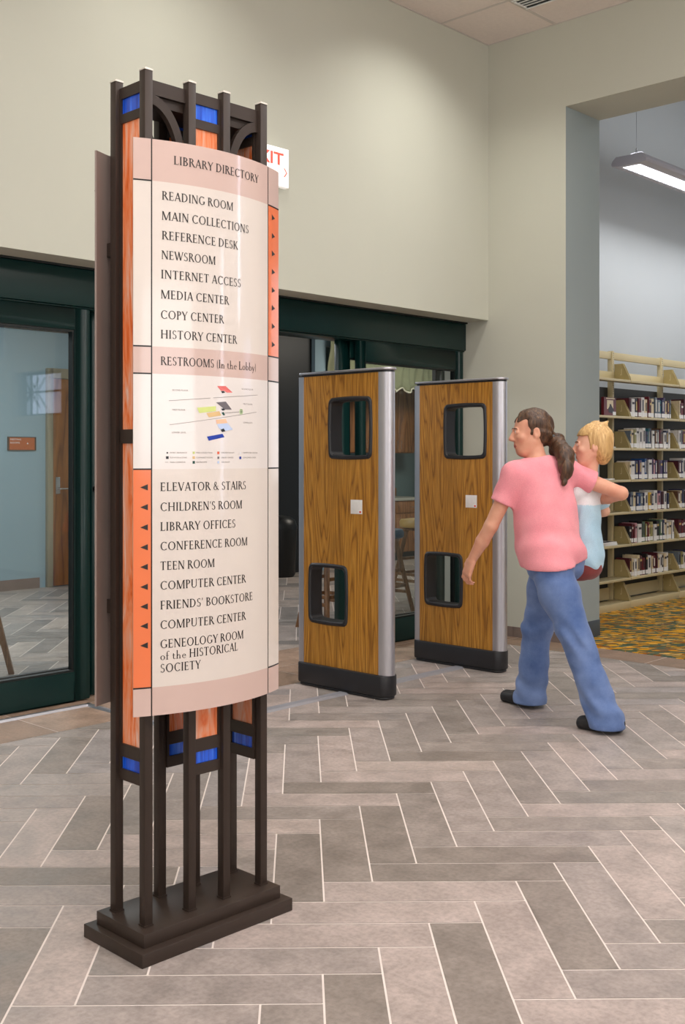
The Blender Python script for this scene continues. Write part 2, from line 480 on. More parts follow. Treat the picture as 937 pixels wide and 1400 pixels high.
# camera frame point (0.3327, 3.2930) in world
_a = R(45.876)
def cam2w(X, Y):
    return (-7.199 + X * math.cos(_a) + Y * math.sin(_a), -5.103 - X * math.sin(_a) + Y * math.cos(_a))
OX, OY = cam2w(0.3327, 3.2930)
e1 = (ce, -se); e2 = (se, ce)
def lat(a, b):
    return (OX + W * (a * e1[0] + b * e2[0]), OY + W * (a * e1[1] + b * e2[1]))
gg = g / W
def rect(a0, b0, a1, b1):
    return [lat(a0 + gg, b0 + gg), lat(a1 - gg, b0 + gg), lat(a1 - gg, b1 - gg), lat(a0 + gg, b1 - gg)]
BQ, BP = -0.285, -0.33
for m in range(-14, 15):
    for k in range(-75, 90):
        a, b = k - m * NR, k + m * NR
        for r in (rect(a, b - NR, a + 1, b), rect(a - NR, b - 1, a, b)):
            cx = sum(p[0] for p in r) / 4; cy = sum(p[1] for p in r) / 4
            if cx < -11.3 or cx > 7.4 or cy < -10.2 or cy > 5.4: continue
            # lobby field
            q = clip(clip(r, 0, 1, BQ), 1, 0, BP)
            q = clip(clip(q, -1, 0, 11.0), 0, -1, 10.0) if q else q
            tn = None
            for px, py, key in PICK:
                dx, dy = px - OX, py - OY
                la, lb = (dx * e1[0] + dy * e1[1]) / W, (dx * e2[0] + dy * e2[1]) / W
                (a0, b0), (a1, b1) = ((a, b - NR), (a + 1, b)) if r[2][1] == rect(a, b - NR, a + 1, b)[2][1] else ((a - NR, b - 1), (a, b))
                if a0 < la < a1 and b0 < lb < b1: tn = TONE_OF[key]; break
            if q: tile_poly(q, TONES, tn)
            # room behind the doors
            q = clip(clip(r, 0, -1, -0.62), 0, 1, 5.4)
            q = clip(q, 1, 0, 7.4) if q else q
            if q: tile_poly(q, GREYT)
# border tiles along the door wall and along the carpet
def strip_tiles(x0, x1, y0, y1, nx, ny):
    dx, dy = (x1 - x0) / nx, (y1 - y0) / ny
    for i in range(nx):
        for j in range(ny):
            a, b, c, d = x0 + i * dx + g, y0 + j * dy + g, x0 + (i + 1) * dx - g, y0 + (j + 1) * dy - g
            tile_poly([(a, b), (c, b), (c, d), (a, d)], BROWN)
strip_tiles(-11.0, BP, BQ, 0.62, 17, 2)
strip_tiles(BP, 0.0, BQ, 0.62, 1, 2)
strip_tiles(0.0, 7.4, 0.46, 0.62, 12, 1)
strip_tiles(BP, -0.005, -10.0, BQ, 1, 16)
floor = struct('floor', fm, [M['tile'], M['grout']], fixn=False)
ca = floor.data.color_attributes.new('tone', 'FLOAT_COLOR', 'CORNER')
vals = []
for p, c in zip(floor.data.polygons, tones): vals += list(c) * p.loop_total
ca.data.foreach_set('color', vals)

# carpet of the reading room, running through the wide opening
c = MB(); c.box(0.0, OP_END, -0.01, WT, JQ, 0.004); c.box(WT, -6.5, -0.01, 6.5, 0.30, 0.004)
struct('floor_carpet', c, M['carpet'])

# --- walls
w = MB()
w.box(-11, 0, ZH, 0, 0.46, ZC); w.box(-11, 0, 0, DOOR_L, 0.46, ZH)
struct('wall_back', w, M['wall'])
w = MB()
w.box(0, JQ, 0, WT, 0.46, 6.2, 0)
w.box(0, OP_END, 3.985, WT, JQ, 6.2, 0)
# piece beside the window of the far end
w.box(0, -10, 0, WT, -9.78, 5.0, 0); w.box(0, -9.28, 0, WT, -7.12, 5.0, 0); w.box(0, -6.77, 0, WT, -6.45, 5.0, 0)
w.box(0, -9.78, 0, WT, -9.28, 0.8, 0); w.box(0, -9.78, 3.7, WT, -9.28, 5.0, 0); w.box(0, -7.12, 0, WT, -6.77, 2.6, 0); w.box(0, -7.12, 4.4, WT, -6.77, 5.0, 0)
w.box(0, -5.5, 0, WT, OP_END, 6.2, 0)
w.box(0, -6.45, 0, WT, -5.5, 1.88, 0); w.box(0, -6.45, 2.42, WT, -5.5, 5.0, 0)
wr = struct('wall_right', w, [M['wall'], M['wall_jamb'], M['jamb_shade']])
for p in wr.data.polygons:      # reading room side takes that room's grey; jamb a darker copy, shade painted in
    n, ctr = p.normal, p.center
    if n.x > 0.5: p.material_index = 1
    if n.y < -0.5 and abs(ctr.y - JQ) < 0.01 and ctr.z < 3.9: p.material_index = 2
w = MB(); w.box(-11.2, -10, 0, -11, 0.46, ZC); struct('wall_left', w, M['wall'])
w = MB(); w.box(-11.2, -10.2, 0, 0.5, -10, ZC); struct('wall_front', w, M['wall'])

# ceiling with its grid
w = MB()
w.box(-11, -10, ZC, 0, 0.0, ZC + 0.08, 0)
for i in range(0, 19):
    x = -0.61 * i
    w.box(x - 0.012, -10, ZC - 0.003, x + 0.012, 0, ZC, 1)
for j in range(0, 17):
    y = -0.61 * j
    w.box(-11, y - 0.012, ZC - 0.004, 0, y + 0.012, ZC, 1)
struct('ceiling', w, [M['ceil_tile'], M['ceil_tee']])

# base of the right wall: brown tile on the lobby face, grey rubber on the jamb
w = MB()
n = 4
for i in range(n):
    y0 = JQ + (0.22 - JQ) * i / n; y1 = JQ + (0.22 - JQ) * (i + 1) / n
    w.box(-0.009, y0 + 0.002, 0, 0, y1 - 0.002, 0.078)
struct('baseboard_right', w, M['base_tile'])
w = MB(); w.box(-0.002, JQ - 0.007, 0, WT, JQ, 0.13)
struct('baseboard_jamb', w, M['base_rubber'], bevel=0.002)

# reading room shell
w = MB(); w.box(WT, 0.30, 0, 6.6, 0.46, 6.2); struct('wall_stacks_back', w, M['wall_jamb'])
w = MB(); w.box(6.5, -6.5, 0, 6.6, 0.30, 6.2); struct('wall_stacks_right', w, M['wall_jamb'])
w = MB(); w.box(WT, -6.6, 0, 6.6, -6.5, 6.2); struct('wall_stacks_front', w, M['wall_jamb'])
w = MB(); w.box(WT, -6.5, 6.2, 6.6, 0.46, 6.3); struct('ceiling_stacks', w, M['white_ceiling'])

# room behind the doors
w = MB(); w.box(-7.0, 5.2, 0, 1.3, 5.35, 3.25); struct('wall_meeting_back', w, M['wall_blue'])
w = MB(); w.box(-7.1, 0.46, 0, -7.0, 5.35, 3.25); struct('wall_meeting_left', w, M['wall_blue'])
w = MB(); w.box(7.3, 0.46, 0, 7.4, 5.35, 3.25); struct('wall_meeting_right', w, M['wall_blue'])
w = MB(); w.box(-7.1, 0.46, 3.25, 7.4, 5.35, 3.35); struct('ceiling_meeting', w, M['white_ceiling'])
w = MB(); w.box(-7.0, 0.46, ZH, 7.3, 0.55, 3.25); struct('wall_meeting_front', w, M['wall_blue'])
# kitchen alcove: piers, back wall
w = MB(); w.box(2.47, 4.30, 0, 2.66, 4.42, 3.25); w.box(4.88, 4.30, 0, 7.3, 4.42, 3.25); w.box(2.66, 4.30, 2.75, 4.88, 4.42, 3.25)
struct('wall_alcove', w, M['wall_blue'])
w = MB(); w.box(2.47, 5.06, 0, 7.3, 5.2, 3.25); struct('wall_kitchen_back', w, M['wall_teal'])
w = MB(); w.box(2.47, 4.42, 0, 2.60, 5.06, 3.25); struct('wall_kitchen_left', w, M['wall_teal'])
w = MB(); w.box(1.2, 4.36, 0, 2.47, 4.42, 3.25); w.box(1.2, 4.42, 0, 1.3, 5.2, 3.25)
struct('wall_alcove_dark', w, M['black2'])
w = MB(); w.box(-7.0, 5.188, 0, -0.80, 5.2, 0.11); struct('baseboard_meeting', w, M['base_tile'])

# far window seen only as a reflection in the left pane
win = empty('window_1', (0.0, -5.975, 1.88)); win['kind'] = 'structure'
w = MB(); w.box(0.20, -0.475, 0, 0.22, 0.475, 0.54); w.build('sky_pane', M['winlight'], win)
w = MB()
for y in (-0.475, 0.445): w.box(0.14, y, 0, 0.19, y + 0.03, 0.54)
for z in (0, 0.51): w.box(0.14, -0.475, z, 0.19, 0.475, z + 0.03)
hub = Vector((0.165, -0.30, 0.30))
for a in range(0, 360, 45):
    d = Vector((0, math.cos(R(a)), math.sin(R(a))))
    w.bar(hub, hub + d * (0.28 if d.z < -0.5 else 0.24 if d.z > 0.5 else 0.17 if d.y < -.9 else .7 if d.y > .9 else .24), 0.016, 0.02)
w.build('muntin_frame', M['black2'], win)

for nm, yc, hw, z0, hh in (('streak_window_2', -9.53, .25, 0.8, 2.9), ('streak_window_3', -6.945, .175, 2.6, 1.8)):  # unseen bright windows, added so their reflections streak the directory panel
    win = empty(nm, (0.0, yc, z0)); win['kind'] = 'structure'
    w = MB(); w.box(0.20, -hw, 0, 0.22, hw, hh); w.build('sky_pane', M['win_streak'], win)
    w = MB()
    for y in (-hw, hw - .02): w.box(0.14, y, 0, 0.19, y + 0.02, hh)
    for k in range(4): w.box(0.14, -hw + .02, (hh - .02) * k / 3, 0.19, hw - .02, (hh - .02) * k / 3 + 0.02)
    w.build('muntin_frame', M['black2'], win)

# --- automatic glass doors
door = empty('door_1', (0, 0, 0)); tag(door, 'dark green framed automatic glass sliding doors under the beige wall', 'door', kind='structure')
w = MB(); w.box(DOOR_L, 0.215, 2.232, DOOR_R, 0.46, ZH - 0.012); w.box(DOOR_L, 0.23, 2.222, DOOR_R, 0.42, 2.232)
w.build('header', M['green'], door, bevel=0.004)
w = MB(); w.box(DOOR_L, 0.20, ZH - 0.012, DOOR_R, 0.46, ZH); w.build('header_shadow_gap', M['green_in'], door)
def panel(x0, x1, q0, q1, sl, sr, zt, zb, ztop, name):
    f = MB()
    f.box(x0, q0, 0.008, x0 + sl, q1, ztop); f.box(x1 - sr, q0, 0.008, x1, q1, ztop)
    f.box(x0 + sl, q0, zt, x1 - sr, q1, ztop); f.box(x0 + sl, q0, 0.008, x1 - sr, q1, zb)
    o = f.build(name, M['green'], door, bevel=0.003)
    s = MB(); t = 0.012
    a, b, c, d = x0 + sl, x1 - sr, zb, zt
    qm = (q0 + q1) / 2
    s.box(a, q0 + .006, c, a + t, q1 - .006, d); s.box(b - t, q0 + .006, c, b, q1 - .006, d)
    s.box(a + t, q0 + .006, d - t, b - t, q1 - .006, d); s.box(a + t, q0 + .006, c, b - t, q1 - .006, c + t)
    s.build('glazing_bead', M['green_in'], o)
    p = MB(); p.poly([(a + t, qm, c + t), (b - t, qm, c + t), (b - t, qm, d - t), (a + t, qm, d - t)])
    pane = p.build('pane', M['glass'], o, fixn=False)
    return o
panel(-1.249, -0.012, 0.235, 0.285, 0.062, 0.10, 2.075, 0.178, 2.222, 'side_panel')
panel(DOOR_L + .01, -3.553, 0.235, 0.285, 0.10, 0.103, 2.10, 0.172, 2.222, 'side_panel')
lr = panel(-1.395, -0.16, 0.305, 0.35, 0.115, 0.10, 2.10, 0.178, 2.222, 'sliding_leaf')
ll = panel(-4.70, -3.432, 0.305, 0.35, 0.10, 0.115, 2.10, 0.172, 2.222, 'sliding_leaf')
k = MB(); k.lathe([(0.0, 0), (0.012, 0.0), (0.012, 0.012), (0.02, 0.016), (0.02, 0.03), (0.0, 0.034)], 16)
kb = k.build('lock_knob', M['black2'], ll, smooth=True, loc=(-3.475, 0.305, 1.20)); kb.rotation_euler = (R(90), 0, 0)

# ================================================================ lettering
TK, TN, SF = 0.135, 0.070, 0.055      # thick stroke, thin stroke, serif thickness
def g_line(x0, y0, x1, y1, w):
    """stroke with horizontally cut ends"""
    if abs(y1 - y0) < 1e-6:
        return [[(x0, y0 - w / 2), (x1, y0 - w / 2), (x1, y0 + w / 2), (x0, y0 + w / 2)]]
    s = w * math.hypot(x1 - x0, y1 - y0) / abs(y1 - y0) * 0.5
    s = min(s, w * 1.1)
    return [[(x0 - s, y0), (x0 + s, y0), (x1 + s, y1), (x1 - s, y1)]]
def g_serif(x, y, hw=0.13):
    d = SF if y < 0.5 else -SF
    return [[(x - hw, y), (x + hw, y), (x + hw * .8, y + d), (x - hw * .8, y + d)]]
def g_stem(x, y0=0.0, y1=1.0, w=TK, s0=True, s1=True, hw=0.13):
    r = [[(x - w / 2, y0), (x + w / 2, y0), (x + w / 2, y1), (x - w / 2, y1)]]
    if s0: r += g_serif(x, y0, hw)
    if s1: r += [[(x - hw, y1), (x + hw, y1), (x + hw * .8, y1 - SF), (x - hw * .8, y1 - SF)]]
    return r
def g_arc(cx, cy, rx, ry, a0, a1, thick=TK, thin=TN, n=18):
    out = []
    pr = None
    for i in range(n + 1):
        a = R(a0 + (a1 - a0) * i / n)
        c, s = math.cos(a), math.sin(a)
        w = thin + (thick - thin) * c * c
        q = ((cx + rx * c, cy + ry * s), (cx + (rx - w) * c, cy + (ry - min(w, ry * .6)) * s))
        if pr: out.append([pr[0], q[0], q[1], pr[1]])
        pr = q
    return out
def g_bar(x0, x1, y, w=TN, tick=0.0, dirn=-1):
    r = g_line(x0, y, x1, y, w)
    if tick: r.append([(x1 - .045, y), (x1, y), (x1 + .01, y + dirn * tick), (x1 - .012, y + dirn * tick)])
    return r
T2 = TN / 2
GLY = {
 'A': (g_line(.07, 0, .37, 1, TN) + g_line(.63, 0, .365, 1, TK) + g_bar(.17, .54, .33) + g_serif(.07, 0, .09) + g_serif(.63, 0, .11), .70),
 'B': (g_stem(.15) + g_arc(.25, .76, .27, .24, -90, 90) + g_arc(.26, .27, .32, .27, -90, 90) + g_bar(.15, .27, 1 - T2) + g_bar(.15, .28, .52) + g_bar(.15, .28, T2), .62),
 'C': (g_arc(.43, .5, .38, .5, 48, 312) + [[(.66, .78), (.70, .78), (.70, .99), (.675, .99)], [(.66, .20), (.70, .20), (.70, .02), (.675, .02)]], .76),
 'D': (g_stem(.15) + g_arc(.27, .5, .46, .5, -90, 90, n=24) + g_bar(.15, .29, 1 - T2) + g_bar(.15, .29, T2), .80),
 'E': (g_stem(.15) + g_bar(.15, .50, 1 - T2, TN, .17) + g_bar(.15, .45, .51, TN) + g_bar(.15, .54, T2, TN, .19, 1) + [[(.41, .42), (.45, .42), (.45, .60), (.41, .60)]], .59),
 'F': (g_stem(.15) + g_bar(.15, .50, 1 - T2, TN, .17) + g_bar(.15, .43, .50, TN) + [[(.40, .41), (.43, .41), (.43, .59), (.40, .59)]], .55),
 'G': (g_arc(.43, .5, .38, .5, 48, 318) + [[(.66, .78), (.70, .78), (.70, .99), (.675, .99)]] + g_stem(.68, .10, .42, TK, False, True, .13), .80),
 'H': (g_stem(.15) + g_stem(.67) + g_bar(.15, .67, .51), .82),
 'I': (g_stem(.15), .30),
 'K': (g_stem(.15) + g_line(.22, .46, .58, 1, TN) + g_line(.66, 0, .30, .58, TK) + g_serif(.66, 0, .10) + g_serif(.57, 1, .10), .72),
 'L': (g_stem(.15) + g_bar(.15, .53, T2, TN, .21, 1), .56),
 'M': (g_stem(.11, w=TN, hw=.10, s1=False) + g_line(.47, 0, .14, 1, TK) + g_line(.47, 0, .80, 1, TN) + g_stem(.84, s1=False) + [[(.04, 1), (.20, 1), (.20, 1 - SF), (.04, 1 - SF)], [(.76, 1), (.97, 1), (.97, 1 - SF), (.76, 1 - SF)]], .98),
 'N': (g_stem(.13, w=TN, hw=.10, s1=False) + g_line(.68, 0, .15, 1, TK) + g_stem(.68, w=TN, s0=False, hw=.10) + [[(.02, 1), (.20, 1), (.20, 1 - SF), (.02, 1 - SF)]], .80),
 'O': (g_arc(.44, .5, .40, .5, 0, 360, n=32), .88),
 'P': (g_stem(.15) + g_arc(.25, .74, .29, .26, -90, 90) + g_bar(.15, .27, 1 - T2) + g_bar(.15, .27, .48 + T2), .57),
 'R': (g_stem(.15) + g_arc(.25, .75, .28, .25, -90, 90) + g_bar(.15, .27, 1 - T2) + g_bar(.15, .30, .50 + T2) + g_line(.66, 0, .34, .52, TK) + g_serif(.66, 0, .08), .69),
 'S': (g_arc(.27, .745, .20, .255, 35, 270, .10, .06) + g_arc(.27, .27, .23, .27, 100, -145, .11, .06) + [[(.42, .80), (.445, .80), (.445, .98), (.425, .98)], [(.06, .20), (.085, .20), (.085, .02), (.065, .02)]], .54),
 'T': (g_stem(.34, s1=False) + g_bar(.04, .64, 1 - T2, TN, .17) + [[(.04, 1 - T2), (.085, 1 - T2), (.052, .81), (.028, .81)]], .68),
 'U': (g_stem(.15, .28, 1, s0=False) + g_stem(.65, .28, 1, TN, s0=False, hw=.10) + g_arc(.383, .30, .2925, .30, 180, 360, .09, TN), .79),
 'V': (g_line(.36, 0, .07, 1, TK) + g_line(.36, 0, .64, 1, TN) + g_serif(.07, 1, .11) + g_serif(.64, 1, .09), .70),
 'W': (g_line(.31, 0, .06, 1, TK) + g_line(.31, 0, .52, 1, TN) + g_line(.73, 0, .50, 1, TK) + g_line(.73, 0, .97, 1, TN) + g_serif(.06, 1, .10) + g_serif(.97, 1, .09), 1.03),
 'Y': (g_stem(.33, 0, .45, s1=False) + g_line(.33, .44, .06, 1, TK) + g_line(.33, .44, .60, 1, TN) + g_serif(.06, 1, .10) + g_serif(.60, 1, .09), .66),
 '&': (g_arc(.30, .79, .15, .21, 0, 360, .07, .05) + g_arc(.29, .26, .24, .26, 70, 380, .10, .055) + g_line(.70, 0, .19, .70, .10) + g_bar(.45, .68, .45, .04), .76),
 "'": ([[(.06, .72), (.10, .72), (.15, 1), (.05, 1)]], .20),
 '(': (g_arc(.34, .42, .26, .62, 118, 242, .07, .035), .28),
 ')': (g_arc(-.06, .42, .26, .62, 62, -62, .07, .035), .28),
 'b': (g_stem(.12, 0, 1, .10, False, False) + [[(.0, .96), (.07, 1), (.12, 1), (.12, .96)]] + g_arc(.27, .25, .25, .25, -140, 140, .10, .045), .56),
 'e': (g_arc(.27, .25, .23, .25, 10, 318, .10, .045) + g_bar(.08, .48, .29, .045), .52),
 'f': (g_stem(.15, 0, .74, .10, True, False, .12) + g_arc(.29, .74, .19, .25, 180, 50, .10, .05) + g_bar(.03, .34, .47, .045), .36),
 'h': (g_stem(.13, 0, 1, .10, True, False, .12) + [[(.01, .96), (.08, 1), (.13, 1), (.13, .96)]] + g_arc(.31, .30, .18, .20, 175, 0, .10, .05) + g_stem(.44, 0, .31, .10, True, False, .12), .60),
 'n': (g_stem(.13, 0, .50, .10, True, False, .12) + [[(.01, .46), (.08, .50), (.13, .50), (.13, .46)]] + g_arc(.31, .30, .18, .20, 175, 0, .10, .05) + g_stem(.44, 0, .31, .10, True, False, .12), .60),
 'o': (g_arc(.28, .25, .25, .26, 0, 360, .10, .045, 24), .56),
 't': (g_stem(.14, .10, .66, .10, False, False) + g_arc(.24, .13, .15, .14, 180, 330, .09, .045) + g_bar(.03, .32, .47, .045), .37),
 'y': (g_line(.26, 0, .07, .5, .10) + g_line(.14, -.26, .45, .5, .05) + [[(.05, -.28), (.13, -.28), (.17, -.20), (.07, -.20)]] + g_serif(.07, .5, .08) + g_serif(.45, .5, .07), .50),
}
def text_polys(txt, sp=0.055):
    out = []; x = 0.0
    for ch in txt:
        if ch == ' ': x += 0.30; continue
        ps, adv = GLY[ch]
        out += [[(a + x, b) for a, b in p] for p in ps]
        x += adv + sp
    return out, x - sp

FONT_CACHE = {}
def sans_mesh(txt, h, width=None):
    """polygons of plain sans lettering, cap height h, lower-left at the origin"""
    key = txt
    if key not in FONT_CACHE:
        cu = bpy.data.curves.new('lettering_curve', 'FONT'); cu.body = txt; cu.size = 1.0; cu.resolution_u = 2; cu.offset = 0.022 if txt == 'EXIT' else 0.0
        ob = bpy.data.objects.new('lettering_curve', cu); COL.objects.link(ob)
        bpy.context.view_layer.update()
        me = ob.evaluated_get(bpy.context.evaluated_depsgraph_get()).to_mesh()
        vs = [(v.co.x, v.co.y) for v in me.vertices]; fs = [list(p.vertices) for p in me.polygons]
        bpy.data.objects.remove(ob); bpy.data.curves.remove(cu)
        FONT_CACHE[key] = (vs, fs)
    vs, fs = FONT_CACHE[key]
    x0 = min(v[0] for v in vs); x1 = max(v[0] for v in vs); y0 = min(v[1] for v in vs); y1 = max(v[1] for v in vs)
    sy = h / (y1 - y0); sx = sy if width is None else width / (x1 - x0)
    return [((x - x0) * sx, (y - y0) * sy) for x, y in vs], fs

# ================================================================ library directory sign
sign = empty('directory_sign', (-5.096, -2.54, 0), R(-1.3))
tag(sign, 'tall free-standing dark bronze library directory sign with curved cream panel', 'sign')
b = MB(); b.box(-0.2785, -0.148, 0, 0.2785, 0.138, 0.038); b.build('base_plate', M['bronze'], sign, bevel=0.002)
b = MB(); b.box(-0.253, -0.121, 0.038, 0.253, 0.111, 0.076); b.build('base_plinth', M['bronze'], sign, bevel=0.002)
PU = (-0.2105, -0.0575, 0.0715, 0.2185); PV = 0.071; PS = 0.0134; PT = 2.458
for v in (-PV, PV):
    for u in PU:
        b = MB(); b.box(u - PS, v - PS, 0.076, u + PS, v + PS, PT)
        p = b.build('post', M['bronze'], sign, bevel=0.0015)
        f = MB(); f.box(u - PS - .0015, v - PS - .0015, 0.076, u + PS + .0015, v + PS + .0015, 0.081)
        f.build('post_foot', M['bronze'], p)
        cpm = MB()
        s0 = PS + 0.001
        cpm.mesh([(u - s0, v - s0, PT), (u + s0, v - s0, PT), (u + s0, v + s0, PT), (u - s0, v + s0, PT),
                  (u - s0, v - s0, PT + .004), (u + s0, v - s0, PT + .004), (u + s0, v + s0, PT + .004), (u - s0, v + s0, PT + .004),
                  (u - .006, v - .006, PT + .009), (u + .006, v - .006, PT + .009), (u + .006, v + .006, PT + .009), (u - .006, v + .006, PT + .009)],
                 [(0,1,5,4),(1,2,6,5),(2,3,7,6),(3,0,4,7),(4,5,9,8),(5,6,10,9),(6,7,11,10),(7,4,8,11),(8,9,10,11)])
        cpm.build('post_cap', M['cap'], p)
# infill frames with art glass, between two posts; (a, b) is a segment in plan
def infill(a, bb, name_rail=True, mid=False):
    a = Vector((a[0], a[1], 0)); bb = Vector((bb[0], bb[1], 0)); d = (bb - a).normalized(); nrm = Vector((-d.y, d.x, 0))
    L = (bb - a).length
    off = nrm * .009 * (1 if nrm.dot(-(a + bb) / 2) > 0 else -1)      # set towards the inside of the posts
    a = a + off; bb = bb + off
    def blk(s0, s1, z0, z1, th, m, nm):
        mb = MB(); p = [a + d * s0 - nrm * th, a + d * s1 - nrm * th, a + d * s1 + nrm * th, a + d * s0 + nrm * th]
        mb.prism([(q.x, q.y) for q in p], z0, z1); return mb.build(nm, M[m], sign)
    blk(0, L, 2.406, 2.438, .009, 'bronze', 'top_rail')
    blk(0, L, 2.336, 2.362, .009, 'bronze', 'rail')
    blk(0, L, 0.525, 0.562, .009, 'bronze', 'rail')
    blk(0, L, 0.458, 0.490, .009, 'bronze', 'bottom_rail')
    if mid: blk(0, L, 1.42, 1.46, .009, 'bronze', 'rail')
    fw = 0.008
    for z0, z1 in ((0.490, 0.525), (0.562, 2.336), (2.362, 2.406)):
        for s0, s1 in ((0, fw), (L - fw, L)): blk(s0, s1, z0, z1, .009, 'bronze', 'stile')
    blk(fw, L - fw, 2.362, 2.406, .003, 'blue_glass', 'blue_glass_pane')
    blk(fw, L - fw, 0.490, 0.525, .003, 'blue_glass', 'blue_glass_pane')
    if mid:
        blk(fw, L - fw, 0.562, 1.42, .003, 'orange_glass', 'orange_glass_pane'); blk(fw, L - fw, 1.46, 2.336, .003, 'orange_glass', 'orange_glass_pane')
    else: blk(fw, L - fw, 0.562, 2.336, .003, 'orange_glass', 'orange_glass_pane')
for u in (PU[0], PU[3]): infill((u, -PV + PS), (u, PV - PS), mid=True)
for v in (-PV, PV): infill((PU[1] + PS, v), (PU[2] - PS, v))
# top rails and arched brackets of the outer bays
for v in (-PV + .009, PV - .009):
    for s in (0, 1):
        x0, x1 = (PU[0] + PS, PU[1] - PS) if s == 0 else (PU[2] + PS, PU[3] - PS)
        mb = MB(); mb.box(x0, v - .009, 2.398, x1, v + .009, 2.438); mb.build('top_rail', M['bronze'], sign)
        Lw = x1 - x0
        mb = MB(); n = 14
        # quarter arch: from the outer top corner curving down to the inner post
        def P(rx, rz, t):
            a = R(90 * t / n)
            x = rx * math.sin(a); z = 2.398 - 0.185 + rz * math.cos(a)
            return (x0 + x if s == 0 else x1 - x, z)
        for t in range(n):
            q = [P(Lw, .187, t), P(Lw, .187, t + 1), P(Lw - .026, .158, t + 1), P(Lw - .026, .158, t)]
            if s: q = q[::-1]
            mb.prism(q, v - .009, v + .009, axis='y')
        mb.build('arch_bracket', M['bronze'], sign, smooth=True, angle=50)

# dark lid under the top rails, and an inner lining behind the arches
b = MB(); b.box(PU[0] + PS, -PV + PS, 2.372, PU[3] - PS, PV - PS, 2.434); b.build('top_lid', M['bronze'], sign)
# curved panels
CE, SG, VE = 0.27, 0.062, 0.094
RR = (CE * CE + SG * SG) / (2 * SG)
def pv(u): return VE + math.sqrt(RR * RR - u * u) - math.sqrt(RR * RR - CE * CE)
def pn(u):  # outward normal in (u, v) of the arc
    s = u / RR; return s, math.sqrt(1 - s * s)
def onpanel(u, z, off, side=-1):
    nx, ny = pn(u)
    return (u + nx * off if side < 0 else -(u + nx * off), side * (pv(u) + ny * off), z)
UL, UR = -0.2232, 0.2003
Z0, Z1 = 0.669, 2.257
ZB = [Z0, 0.747, 1.348, 1.611, 1.686, 2.142, Z1]
COLS = {'L': ['pink', 'orange', 'mapwhite', 'pink', 'cream', 'pink'],
        'C': ['pink', 'cream', 'mapwhite', 'pink', 'cream', 'pink'],
        'R': ['pink', 'cream', 'mapwhite', 'pink', 'orange', 'pink']}
MATL = ['pink', 'orange', 'mapwhite', 'cream', 'panel_back']
def make_panel(side, name):
    us = [-CE + (UL + CE) * i / 4 for i in range(4)] + [UL + (UR - UL) * i / 28 for i in range(28)] + [UR + (CE - UR) * i / 5 for i in range(6)]
    mb = MB(); th = 0.006
    for i in range(len(us) - 1):
        a, c = us[i], us[i + 1]
        w = 'L' if c <= UL + 1e-6 else ('R' if a >= UR - 1e-6 else 'C')
        for k in range(6):
            z0, z1 = ZB[k], ZB[k + 1]
            mb.poly([onpanel(a, z0, 0, side), onpanel(c, z0, 0, side), onpanel(c, z1, 0, side), onpanel(a, z1, 0, side)], MATL.index(COLS[w][k]))
            mb.poly([onpanel(c, z0, -th, side), onpanel(a, z0, -th, side), onpanel(a, z1, -th, side), onpanel(c, z1, -th, side)], 4)
        mb.poly([onpanel(a, Z0, -th, side), onpanel(c, Z0, -th, side), onpanel(c, Z0, 0, side), onpanel(a, Z0, 0, side)], 4)
        mb.poly([onpanel(a, Z1, 0, side), onpanel(c, Z1, 0, side), onpanel(c, Z1, -th, side), onpanel(a, Z1, -th, side)], 4)
    for u, fl in ((-CE, 1), (CE, 0)):
        for k in range(6):
            q = [onpanel(u, ZB[k], 0, side), onpanel(u, ZB[k + 1], 0, side), onpanel(u, ZB[k + 1], -th, side), onpanel(u, ZB[k], -th, side)]
            mb.poly(q if fl else q[::-1], 4)
    o = mb.build(name, [M[m] for m in MATL], sign, smooth=True, angle=40)
    ln = MB()
    def strip(u0, u1, z0, z1, off=0.0006):
        n = max(1, int((u1 - u0) / 0.02))
        for i in range(n):
            a = u0 + (u1 - u0) * i / n; c = u0 + (u1 - u0) * (i + 1) / n
            ln.poly([onpanel(a, z0, off, side), onpanel(c, z0, off, side), onpanel(c, z1, off, side), onpanel(a, z1, off, side)])
    for u in (UL, UR): strip(u - .0016, u + .0016, Z0, Z1)
    for z in ZB[1:-1]:
        strip(-CE, UL, z - .002, z + .002); strip(UR, CE, z - .002, z + .002)
    ln.build('black_line', M['line_ink'], o, fixn=False)
    # brackets that hold the panel to the posts
    for u in (PU[0], PU[3]):
        for z in (0.95, 1.98):
            h = MB(); h.box(u - .008, side * (PV + PS), z - .02, u + .008, side * (pv(u) - th - .0005), z + .02)
            h.build('panel_clip', M['bronze'], o)
    return o
front = make_panel(-1, 'directory_panel')
back = make_panel(1, 'directory_panel')

